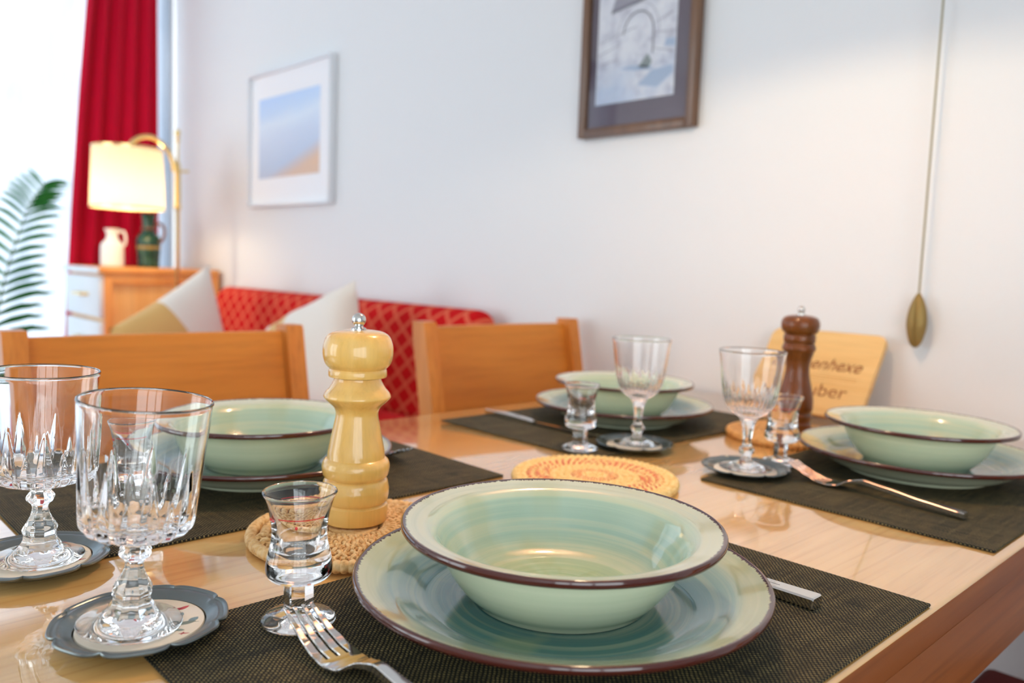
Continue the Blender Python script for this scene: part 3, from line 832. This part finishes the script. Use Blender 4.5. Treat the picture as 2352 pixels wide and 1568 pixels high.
def text(body, size, x, z, shear=0.0, m='engraving', wx=1.0, bold=0.0):
    cu = bpy.data.curves.new('engraved_text', 'FONT'); cu.body = body; cu.size = size; cu.shear = shear; cu.extrude = .0001; cu.align_x = 'CENTER'; cu.offset = bold
    tmp = bpy.data.objects.new('tmp', cu); col.objects.link(tmp)
    bpy.context.view_layer.update()
    me = bpy.data.meshes.new_from_object(tmp.evaluated_get(bpy.context.evaluated_depsgraph_get()))
    bpy.data.objects.remove(tmp)
    me.materials.clear(); me.materials.append(M[m])
    o = bpy.data.objects.new('engraved_text', me); col.objects.link(o); o.parent = cb
    o.location = (x, -.0002, z); o.rotation_euler = (PI / 2, 0, 0); o.scale = (wx, 1, 1)
    o['label'] = 'burnt-in lettering'
    return o
text('K\u00fcchenhexe', .031, .002, .084, .35, wx=.98, bold=.0003)
text('Zauber', .033, .016, .034, 0, wx=1.10)
bm = bmesh.new()
for z0 in (.0665, .0705): box(bm, (-.078, -.0003, z0), (.078, .0002, z0 + .0009))
obj('groove_lines', bm, 'groove', cb)

# ------------------------------------------------------------------ chairs
def chair(loc, rz, label, group='wooden chairs around the table'):
    """faces +x (towards the table); origin on the floor under the back"""
    t = empty('dining_chair', loc, rz, label, 'chair', group)
    W = .20
    def bx(z): return -.02 + (.876 - z) * .20 if z > .44 else .066 + (.44 - z) * -.10
    for s in (-1, 1):
        secs = []
        for z in [0, .2, .40, .46, .55, .65, .75, .84, .866, .872]:
            x = bx(z); y0, y1 = (s * W - .015, s * W + .015); d = .040 if z < .868 else .034
            secs.append([(x - d, y0, z), (x, y0, z), (x, y1, z), (x - d, y1, z)])
        bm = sections(bmesh.new(), secs)
        bmesh.ops.bevel(bm, geom=[e for e in bm.edges if abs((e.verts[0].co - e.verts[1].co).normalized().z) > .8], offset=.003, segments=2, affect='EDGES')
        obj('rear_leg', bm, 'chair_post', t, smooth=30, label='upright back post and rear leg')
    # wide top rail, slightly curved, set back between the posts
    secs = []
    for k in range(13):
        y = -W + .015 + (2 * W - .03) * k / 12; cv = -.012 * math.sin(PI * k / 12)
        sec_ = []
        for z, off in ((.690, 0), (.690, .018), (.858, .018), (.861, .015), (.861, .003), (.858, 0)):
            sec_.append((bx(z) - .036 + cv + off, y, z))
        secs.append(sec_)
    obj('top_rail', sections(bmesh.new(), secs), 'chair', t, smooth=30, label='wide curved backrest board')
    for zc in (.60, .52):
        secs = []
        for k in range(9):
            y = -W + .015 + (2 * W - .03) * k / 8; cv = -.010 * math.sin(PI * k / 8)
            secs.append([(bx(z) - .034 + cv + o_, y, z) for z, o_ in ((zc - .02, 0), (zc - .02, .016), (zc + .02, .016), (zc + .02, 0))])
        obj('slat', sections(bmesh.new(), secs), 'chair', t, smooth=30)
    obj('seat', Box((.050, -.184, .415), (.470, .184, .440), .006, 2), 'chair', t)
    obj('seat_cushion', Box((.058, -.178, .440), (.462, .178, .466), .012, 3), 'seat_red', t, label='dark red seat cushion')
    for s in (-1, 1):
        obj('front_leg', Box((.425, s * .166 - .018, 0), (.461, s * .166 + .018, .415), .004), 'chair_post', t)
        obj('side_stretcher', Box((.055, s * .172 - .009, .20), (.43, s * .172 + .009, .235), .003), 'chair', t)
    return t
ch = chair((-1.18, .459, 0), 0, 'wooden chair with wide board back behind the bowl at the light pepper mill')
c2 = copy_tree(ch); c2.location = (-1.18, 1.139, 0); c2['label'] = 'wooden chair with board back in front of the white wall, behind the farthest bowl'
c3 = copy_tree(ch); c3.location = (.155, 1.035, 0); c3.rotation_euler = (0, 0, PI); c3['label'] = 'chair with dark red seat pushed under the table edge beside the wall'

# ------------------------------------------------------------------ sofa with cushions
so = empty('sofa', (-2.2, 1.0, 0), 0, 'red lattice-patterned upholstered sofa standing against the white wall', 'sofa')
def rounded(lo, hi, bev, seg=4): return Box(lo, hi, bev=bev, seg=seg)
bm = Box((-.75, .235, .40), (.735, .375, .872), bev=.045, seg=5)
for v in bm.verts:
    if v.co.y < .30: v.co.y += .05 * (v.co.z - .4) / .47
obj('backrest', bm, 'sofa', so)
obj('lumbar_roll', Box((-.75, .185, .41), (.735, .245, .594), bev=.028, seg=5), 'sofa_plain', so, label='plain red lower back roll')
obj('seat_cushion', Box((-.75, -.42, .30), (.735, .25, .44), bev=.04, seg=4), 'sofa_plain', so, label='plain red seat cushion')
obj('base', Box((-.76, -.40, .08), (.735, .36, .305), bev=.02), 'sofa', so)
obj('armrest', Box((-.87, -.42, .08), (-.75, .375, .50), bev=.04, seg=4), 'sofa_plain', so)
for x in (-.80, .66):
    for y in (-.34, .30): obj('foot', lathe(bmesh.new(), [(0, 0), (.022, 0), (.026, .085), (0, .085)], 20), 'dark_frame', so, (x, y, 0))
def cushion(loc, rot, label, m, sx, sy, shear):
    bm = bmesh.new(); n = 22
    front = {}; back = {}
    for side, D in ((1, front), (-1, back)):
        for i in range(n + 1):
            for j in range(n + 1):
                u, v = -1 + 2 * i / n, -1 + 2 * j / n
                if side == -1 and (abs(u) == 1 or abs(v) == 1): D[i, j] = front[i, j]; continue
                puff = ((1 - u * u) * (1 - v * v)) ** .42
                pin = 1 - .055 * (1 - abs(v) ** 2) * abs(u) ** 3 , 1 - .055 * (1 - abs(u) ** 2) * abs(v) ** 3
                px_, py_ = sx / 2 * u * pin[0], sy / 2 * v * pin[1]
                D[i, j] = bm.verts.new((px_ + shear * py_, py_ * (1 - shear * shear) ** .5, side * .075 * puff + .006 * math.sin(7 * u + 3 * v) * puff))
    for D in (front, back):
        for i in range(n):
            for j in range(n): bm.faces.new((D[i, j], D[i + 1, j], D[i + 1, j + 1], D[i, j + 1]))
    o = obj('throw_pillow', bm, m, loc=loc, smooth=60)
    o.rotation_euler = rot
    return tag(o, label, 'cushion', 'white and mustard cushions on the red sofa')
def basis(xa, na):
    """local x along xa, local z along na"""
    xv = Vector(xa).normalized(); zv = Vector(na).normalized(); yv = zv.cross(xv).normalized(); xv = yv.cross(zv)
    return Matrix((xv, yv, zv)).transposed().to_euler()
cushion((-2.516, .973, .700), basis((0, math.cos(R(33)), math.sin(R(33))), (1, 0, .12)), 'two-tone cushion, white and mustard, in front of the chest of drawers', 'cushion', .368, .322, .36)
cushion((-1.842, 1.055, .712), basis((math.cos(R(24)), .10, math.sin(R(24))), (.10, -1, .22)), 'white cushion with mustard stripe, behind the light wooden pepper mill head', 'cushion_stripe', .365, .328, .10)

# ------------------------------------------------------------------ chest of drawers
CX0, CX1, CY0, CY1, CZT = -3.51, -3.10, .945, 1.372, .928
cd = empty('chest_of_drawers', ((CX0 + CX1) / 2, (CY0 + CY1) / 2, 0), 0, 'pine chest of drawers with white drawer fronts in the room corner', 'chest of drawers')
a, b = (CX1 - CX0) / 2, (CY1 - CY0) / 2
bm = bmesh.new()
box(bm, (-a, -b + .012, .06), (a - .012, b, CZT - .022))
obj('carcass', bm, 'pine', cd, smooth=0)
bm = bmesh.new()
box(bm, (a - .012, -b + .006, .06), (a, -b + .035, CZT - .022), .001); box(bm, (a - .012, b - .10, .06), (a, b, CZT - .022), .001); box(bm, (a - .012, -b + .035, CZT - .06), (a, b - .10, CZT - .022), .001)
obj('side_frame', bm, 'pine_dark', cd)
obj('top_board', Box((-a, -b - .012, CZT - .022), (a + .008, b, CZT), .004, 2), 'pine_dark', cd)
obj('front_edge', Box((-a, -b - .016, CZT - .024), (a + .004, -b - .012, CZT - .001), .001), 'white_paint', cd)
z = CZT - .034
for k in range(5):
    d = obj('drawer', Box((-a + .01, -b - .010, z - .148), (a - .004, -b + .012, z), .003), 'white_paint', cd, label='white drawer front')
    bm = bmesh.new(); tube(bm, [(-.055, 0, 0), (-.052, -.022, 0), (.052, -.022, 0), (.055, 0, 0)], .006, 8)
    obj('handle', bm, 'brass', d, (.02, -b - .010, z - .068), label='brass drawer pull')
    z -= .163
for sx in (-1, 1):
    for sy in (-1, 1): obj('foot', Box((sx * (a - .03) - .02, sy * (b - .03) - .02, 0), (sx * (a - .03) + .02, sy * (b - .03) + .02, .06)), 'pine_dark', cd, smooth=0)

jg = empty('jug', (-3.30, 1.042, CZT), R(60), 'small white jug with handle on the chest of drawers', 'jug')
obj('body', lathe(bmesh.new(), [(0, 0)] + spline([(.036, 0), (.041, .004), (.0415, .03), (.0405, .075), (.036, .088), (.025, .100), (.020, .112), (.021, .128), (.028, .143)], 5) + [(.0262, .1435), (.018, .125), (.017, .112), (.022, .100), (.033, .084), (.037, .06), (.037, .01), (0, .008)], 48), 'jug', jg)
obj('handle', tube(bmesh.new(), spline([(.022, 0, .132), (.040, 0, .134), (.047, 0, .115), (.046, 0, .090), (.038, 0, .078)], 6), .0045, 10), 'jug', jg)
va = empty('vase', (-3.30, 1.176, CZT), R(40), 'dark green jug vase with brown handle and gold band, partly behind the lamp shade', 'vase')
obj('body', lathe(bmesh.new(), [(0, 0)] + spline([(.036, 0), (.040, .004), (.041, .03), (.044, .07), (.0455, .098), (.042, .118), (.031, .132), (.024, .143), (.0225, .165), (.025, .195), (.029, .210)], 5) + [(.026, .210), (.021, .19), (.019, .16), (.026, .135), (.038, .11), (.036, .02), (0, .01)], 48), 'green_glaze', va)
obj('handle', tube(bmesh.new(), spline([(.024, 0, .165), (.045, 0, .172), (.062, 0, .160), (.066, 0, .135), (.058, 0, .110), (.044, 0, .098)], 6), .006, 10), 'brown_handle', va)
obj('neck_ring', lathe(bmesh.new(), [(.0236, .146), (.0275, .149), (.0280, .153), (.0236, .157)], 40, close=True), 'brown_handle', va)

# ------------------------------------------------------------------ floor lamp
LX, LY = -3.0, 1.172
fl = empty('floor_lamp', (LX, LY, 0), 0, 'brass floor lamp with lit cream shade on a curved arm in the room corner', 'floor lamp')
obj('base', lathe(bmesh.new(), [(0, 0), (.11, 0), (.112, .006), (.105, .014), (.04, .024), (.014, .04), (0, .04)], 60), 'brass', fl)
obj('pole', lathe(bmesh.new(), [(0, .03), (.0075, .03), (.0075, 1.14), (.0125, 1.15), (.0125, 1.16), (.0105, 1.165), (.0105, 1.30), (.006, 1.315), (.004, 1.33), (.004, 1.385), (.0085, 1.39), (.0085, 1.395), (.004, 1.40), (.009, 1.412), (.010, 1.422), (.007, 1.430), (0, 1.432)], 32), 'brass', fl)
obj('lever', tube(bmesh.new(), [(0, 0, 1.283), (0, .02, 1.284), (0, .040, 1.286)], .0045, 10), 'brass', fl)
arm = spline([(0, -.012, 1.280), (0, -.018, 1.318), (0, -.040, 1.358), (0, -.080, 1.388), (0, -.118, 1.390), (0, -.150, 1.372), (0, -.170, 1.345), (0, -.173, 1.325)], 6)
obj('arm', tube(bmesh.new(), arm, .0080, 14), 'brass', fl)
sh = obj('lamp_shade', lathe(bmesh.new(), [(.1115, 1.345), (.1125, 1.345), (.120, 1.136), (.119, 1.136)], 72, close=True), 'shade', fl, (0, -.173, 0), label='lit cream fabric shade')
bm = lathe(bmesh.new(), [(.1105, 1.338), (.1125, 1.3435), (.1135, 1.3445), (.1132, 1.338)], 72, close=True)
obj('trim_ring', bm, 'brass', sh)
obj('trim_ring', lathe(bmesh.new(), [(.1192, 1.1345), (.1208, 1.1345), (.1206, 1.141), (.1190, 1.141)], 72, close=True), 'brass', sh)
for k in range(3):
    a = 2 * PI * k / 3; obj('spider_arm', tube(bmesh.new(), [(.008 * math.cos(a), .008 * math.sin(a), 1.326), (.111 * math.cos(a), .111 * math.sin(a), 1.339)], .0015, 6), 'brass', sh)
obj('socket', lathe(bmesh.new(), [(0, 1.27), (.013, 1.27), (.014, 1.31), (.010, 1.33), (0, 1.33)], 24), 'brass', fl, (0, -.173, 0))
obj('bulb', lathe(bmesh.new(), [(0, 1.195)] + spline([(.012, 1.198), (.024, 1.212), (.026, 1.228), (.018, 1.252), (.012, 1.27)], 4), 24), 'bulb', fl, (0, -.173, 0), label='glowing bulb')

# ------------------------------------------------------------------ curtains
def drape(name, m, x, y0, y1, z0, z1, folds, amp, ys=None, thick=0, seedv=1):
    bm = bmesh.new(); rr = random.Random(seedv); nu, nv = folds * 12, 30; rows = []
    ph = [rr.uniform(-.9, .9) for _ in range(folds + 2)]; am = [rr.uniform(.6, 1.25) for _ in range(folds + 2)]
    for j in range(nv + 1):
        v = j / nv; row = []
        for i in range(nu + 1):
            u = i / nu; f = u * folds; k = int(f)
            a = amp * am[min(k, folds)] * math.sin(2 * PI * (f + .06 * math.sin(4 * v + ph[min(k, folds)]))) * (.75 + .25 * (1 - v))
            yy = y0 + (y1 - y0) * u
            if ys: yy += ys(u, v)
            row.append(bm.verts.new((x + a, yy + .25 * amp * math.sin(2 * PI * f * 2), z0 + (z1 - z0) * v)))
        rows.append(row)
    for a, b in zip(rows, rows[1:]):
        for i in range(nu): bm.faces.new((a[i], a[i + 1], b[i + 1], b[i]))
    o = obj(name, bm, m, smooth=70)
    if thick:
        md = o.modifiers.new('cloth_thickness', 'SOLIDIFY'); md.thickness = thick
    return o
rc = drape('curtain', 'red_curtain', WX + .080, .965, 1.300, .03, 2.32, 5, .024, lambda u, v: (1 - u) * (.10 * v * v - .05 * (1 - v)), .002, 4)
tag(rc, 'dark red pleated curtain hanging in the room corner behind the floor lamp', 'curtain')
shr = drape('sheer_curtain', 'sheer', WX + .030, -1.60, 1.372, .02, 2.34, 30, .011, None, 0, 9)
tag(shr, 'white sheer curtain covering the bright window behind the palm', 'curtain')
bm = tube(bmesh.new(), [(WX + .05, -1.7, 2.36), (WX + .05, 1.385, 2.36)], .011, 12)
tag(obj('curtain_rail', bm, 'white_paint'), 'white curtain rail above the window, carrying both curtains', 'curtain rail')

# ------------------------------------------------------------------ pictures
def picture(name, x0, x1, z0, z1, fw, depth, mf, mm, art, ma, label, drawing=None, glassy=True):
    cx, cz = (x0 + x1) / 2, (z0 + z1) / 2; a, b = (x1 - x0) / 2, (z1 - z0) / 2
    t = empty(name, (cx, WY - .0015, cz), 0, label, 'picture')
    bm = bmesh.new()
    for lo, hi in (((-a, -depth, -b), (-a + fw, 0, b)), ((a - fw, -depth, -b), (a, 0, b)), ((-a + fw, -depth, -b), (a - fw, 0, -b + fw)), ((-a + fw, -depth, b - fw), (a - fw, 0, b))): box(bm, lo, hi, min(.003, fw * .25), 2)
    obj('frame', bm, mf, t)
    obj('mount', Box((-a + fw * .6, -depth * .45, -b + fw * .6), (a - fw * .6, -.002, b - fw * .6)), mm, t, smooth=0)
    ax0, ax1, az0, az1 = [v - c for v, c in zip(art, (cx, cx, cz, cz))]
    pw, ph = (ax1 - ax0) / 2, (az1 - az0) / 2
    ar = obj('artwork', Box((-pw, -.0008, -ph), (pw, 0, ph)), ma, t, ((ax0 + ax1) / 2, -depth * .45, (az0 + az1) / 2), smooth=0)
    if drawing: drawing(ar, pw, ph)
    if glassy: obj('glass_pane', Box((-a + fw * .8, -depth * .72, -b + fw * .8), (a - fw * .8, -depth * .66, b - fw * .8)), 'pane', t, smooth=0)
    return t
picture('framed_picture', -2.845, -2.281, 1.163, 1.628, .008, .026, 'silver', 'paper', (-2.780, -2.361, 1.263, 1.541), 'art_blue',
        'framed pale blue landscape print with wide white mount on the wall above the red sofa', None, False)
def sketch(ar, pw, ph):
    bm = bmesh.new()
    # all in x,z of the sheet; z measured from the bottom edge
    Z = lambda z: -ph + z; k = 2 * pw
    def P(pts, mi, t=.0002): poly(bm, [(-pw + x * k, Z(z)) for x, z in pts], t, 'y', mi)
    P([(.17, .192), (.86, .214), (.90, .224), (.66, .30), (.36, .30)], 0)            # roof
    P([(.17, .188), (.86, .210), (.86, .215), (.17, .194)], 1, .0004)                 # eave line
    for i in range(14):                                                                # arch
        a0, a1 = R(175 - i * 12.5), R(175 - (i + 1) * 12.5)
        for r0, r1, mi in ((.185, .200, 1), (.262, .268, 0)):
            P([(.53 + r0 * math.cos(a0) , .135 + r0 * .20 * math.sin(a0) * 1.2), (.53 + r1 * math.cos(a0), .135 + r1 * .20 * math.sin(a0) * 1.2), (.53 + r1 * math.cos(a1), .135 + r1 * .20 * math.sin(a1) * 1.2), (.53 + r0 * math.cos(a1), .135 + r0 * .20 * math.sin(a1) * 1.2)], mi, .0003)
    P([(.715, .09), (.73, .09), (.73, .140), (.715, .140)], 1, .0003)
    P([(.55, .066), (.68, .062), (.72, .074), (.66, .092), (.62, .082)], 2, .0003)     # bush
    P([(.30, .070), (.52, .060), (.70, .058), (.74, .064), (.45, .073)], 3, .0003)
    P([(.55, .030), (.80, .020), (.98, .045), (.97, .060), (.72, .056)], 3, .00025)
    P([(.86, .100), (.99, .096), (.99, .112), (.88, .114)], 3, .0003)
    for x0, z0, x1, z1 in [(.02, .130, .50, .150), (.02, .105, .30, .120), (.72, .10, .98, .085), (.74, .15, .98, .165), (.05, .085, .28, .09), (.28, .075, .285, .118), (.75, .13, .97, .126)]:
        P([(x0, z0), (x1, z1), (x1, z1 + .0016), (x0, z0 + .0016)], 0, .0003)
    obj('drawing', bm, ['ink', 'ink_dark', 'ink_green', 'ink_blue'], ar, (0, -.0008, 0))
picture('framed_picture', -1.238, -.935, 1.270, 1.725, .020, .022, 'dark_frame', 'dark_mount', (-1.198, -.992, 1.339, 1.680), 'sketch_paper',
        'dark-framed sketch of an archway with a roof, cut by the top picture edge', sketch)

# ------------------------------------------------------------------ hanging cord with weight
cw = empty('cord_weight', (-.488, WY - .022, .875), 0, 'brass leaf-shaped weight hanging on a thin cord against the white wall', 'hanging weight')
def modw(i, th, r, z):
    c = abs(math.cos(th)); r2 = r * (1 - .22 * (1 - min(1, c * 6)) * (1 if math.sin(th) < 0 else .5))
    return r2, z
bm = lathe(bmesh.new(), [(0, 0)] + spline([(.004, .001), (.010, .010), (.0148, .030), (.0155, .045), (.0130, .062), (.0085, .076), (.0050, .083), (.0030, .087)], 5) + [(0, .088)], 72, modw)
for v in bm.verts: v.co.y *= .8
obj('weight', bm, 'old_brass', cw)
obj('cord', tube(bmesh.new(), [(0, 0, .086), (0, .001, .8), (0, .002, CZ - .875 - .02)], .0017, 8), 'cord', cw)
obj('ceiling_hook', tube(bmesh.new(), [(0, .002, CZ - .875 - .022), (0, .002, CZ - .875)], .004, 8), 'old_brass', cw)

# ------------------------------------------------------------------ pendant lamp above the table
PXY = (-.575, .74); PZ = 1.46
pl = empty('pendant_lamp', (PXY[0], PXY[1], PZ), 0, 'pendant lamp with round shade hanging over the middle of the dining table', 'pendant lamp')
obj('shade', lathe(bmesh.new(), [(.04, .150), (.200, .0), (.202, .0), (.202, .004), (.043, .155), (.04, .155)], 72, close=True), 'pend_shade', pl)
obj('cord', tube(bmesh.new(), [(0, 0, .16), (0, 0, CZ - PZ)], .003, 8), 'cord', pl)
obj('socket', lathe(bmesh.new(), [(0, .112), (.014, .112), (.018, .14), (.04, .152), (.04, .158), (0, .165)], 24), 'white_paint', pl)
obj('bulb', lathe(bmesh.new(), [(0, .064)] + spline([(.013, .067), (.022, .078), (.022, .088), (.014, .104), (.011, .112)], 4), 24), 'bulb', pl, label='glowing bulb')

# ------------------------------------------------------------------ palm
pt = empty('potted_palm', (-3.30, .36, 0), 0, 'green palm with arching feather frond in front of the white sheer curtain', 'plant')
obj('pot', lathe(bmesh.new(), [(0, 0), (.12, 0), (.125, .01), (.16, .30), (.17, .30), (.17, .33), (.15, .33), (.145, .29), (0, .29)], 48), 'pot', pt)
obj('soil', lathe(bmesh.new(), [(0, .285), (.1455, .285), (.1455, .300), (0, .310)], 32), 'soil', pt)
def frond(pts, leaf, spread, droop, seedv):
    rr = random.Random(seedv); P = spline(pts, 10); n = len(P)
    bm = tube(bmesh.new(), P, lambda t: .0055 * (1 - .8 * t), 7)
    for q in bm.faces: q.material_index = 1
    for i in range(int(n * .18), n, 3):
        t = i / (n - 1); p = Vector(P[i]); tg = (Vector(P[min(i + 1, n - 1)]) - Vector(P[i - 1])).normalized()
        for s in (-1, 1):
            ln = leaf * (1 - .75 * max(0, t - .3)) * rr.uniform(.85, 1.1)
            d = (Vector(spread) * s + tg * (.55 + .4 * t)).normalized()
            L = []; k = 7; w = .0185 * (1 - .62 * t)
            side = d.cross(Vector((0, 0, 1))); side = (side if side.length > .01 else Vector((1, 0, 0))).normalized()
            side = (side * .5 + Vector((0, 0, .8))).normalized()
            for j in range(k):
                q_ = j / (k - 1); c = p + d * ln * q_ + Vector((0, 0, -droop * ln * q_ * q_ * rr.uniform(.9, 1.1)))
                ww = w * math.sin(PI * (.12 + .88 * q_)) ** .7 + .0003
                L.append([bm.verts.new(c + side * ww), bm.verts.new(c + d.cross(side) * .0008), bm.verts.new(c - side * ww)])
            for a, b in zip(L, L[1:]):
                bm.faces.new((a[0], a[1], b[1], b[0])); bm.faces.new((a[1], a[2], b[2], b[1]))
    return obj('palm_frond', bm, ['palm', 'palm_stem'], pt, smooth=60)
frond([(0, .03, .30), (0, .15, .46), (0, .26, .62), (0, .302, .76), (0, .325, .875), (0, .360, 1.0), (0, .395, 1.107), (0, .420, 1.165), (0, .452, 1.215)], .20, (.30, .95, -.02), .28, 3)
frond([(0, -.03, .30), (.05, -.10, .62), (.10, -.22, .82), (.14, -.36, .86), (.17, -.48, .78)], .16, (.8, -.2, 0), .5, 5)
frond([(-.03, 0, .30), (-.04, -.05, .66), (-.05, -.14, .95), (-.06, -.26, 1.06), (-.06, -.38, 1.02)], .15, (.3, .9, 0), .5, 6)
frond([(0, -.02, .30), (.03, -.10, .75), (.05, -.20, 1.08), (.08, -.32, 1.20)], .16, (.9, .1, 0), .5, 9)

# black inline switch on a cable, lying over the front of the sofa
cs = empty('cable_switch', (-2.955, .622, .499), 0, 'black inline switch on a thin dark cable, seen through the goblet at the left edge', 'switch')
obj('switch_body', Box((-.014, -.010, 0), (.014, .010, .075), .005, 3), 'black', cs, rot=(.12, .0, 0))
obj('cable', tube(bmesh.new(), spline([(0, -.008, .072), (0, -.022, .13), (-.01, -.055, .19), (-.02, -.11, .19), (-.03, -.16, .05), (-.03, -.17, -.25), (-.03, -.19, -.493)], 8), .003, 8), 'black', cs)

# ------------------------------------------------------------------ light
w = bpy.data.worlds.new('daylight'); sc.world = w; w.use_nodes = True
bg = w.node_tree.nodes['Background']; bg.inputs[0].default_value = (.85, .95, 1.0, 1); bg.inputs[1].default_value = 3.6
def portal(name, loc, rot, sx, sy):
    l = bpy.data.lights.new(name, 'AREA'); l.shape = 'RECTANGLE'; l.size = sx; l.size_y = sy; l.cycles.is_portal = True
    o = bpy.data.objects.new(name, l); col.objects.link(o); o.location = loc; o.rotation_euler = rot
portal('window_portal', (WX - .11, (W1[0] + W1[1]) / 2, (W1[2] + W1[3]) / 2), (0, R(-90), 0), W1[3] - W1[2], W1[1] - W1[0])
portal('window_portal', ((W2[0] + W2[1]) / 2, YF - .11, (W2[2] + W2[3]) / 2), (R(90), 0, 0), W2[1] - W2[0], W2[3] - W2[2])
portal('window_portal', (XR + .11, (ADDED_W3[0] + ADDED_W3[1]) / 2, (ADDED_W3[2] + ADDED_W3[3]) / 2), (0, R(90), 0), ADDED_W3[3] - ADDED_W3[2], ADDED_W3[1] - ADDED_W3[0])  # portal of the added right-hand opening
def point(name, loc, power, c, r):
    l = bpy.data.lights.new(name, 'POINT'); l.energy = power; l.color = c; l.shadow_soft_size = r
    o = bpy.data.objects.new(name, l); col.objects.link(o); o.location = loc
point('floor_lamp_light', (LX, LY - .173, 1.165), 1.9, (1, .80, .50), .02)
point('pendant_light', (PXY[0], PXY[1], PZ + .050), 5.4, (1, .77, .48), .022)

# ------------------------------------------------------------------ camera
cam = bpy.data.cameras.new('camera'); co = bpy.data.objects.new('camera', cam); col.objects.link(co)
Rv = Vector((0.6901416356896252, 0.7226916385134032, 0.03770037546843698)); Dv = Vector((0.09056327739956967, -0.034563363248087994, -0.9952907448116)); Fv = Vector((-0.7179852473932158, 0.6903058521726388, -0.08930293938000898))
mx = Matrix((Rv, -Dv, -Fv)).transposed().to_4x4(); mx.translation = Vector((0, 0, .9769))
co.matrix_world = mx
cam.sensor_width = 36; cam.lens = 1860.5 * 36 / 2352; cam.clip_start = .01
cam.dof.use_dof = True; cam.dof.focus_distance = .56; cam.dof.aperture_fstop = 5.4
sc.camera = co

sc.view_settings.view_transform = 'Standard'; sc.view_settings.look = 'None'; sc.view_settings.gamma = 1
sc.view_settings.exposure = 0.32
sc.view_settings.use_curve_mapping = False
sc.cycles.max_bounces = 16; sc.cycles.transmission_bounces = 16; sc.cycles.transparent_max_bounces = 16; sc.cycles.glossy_bounces = 8; sc.cycles.diffuse_bounces = 6
sc.cycles.sample_clamp_indirect = 12
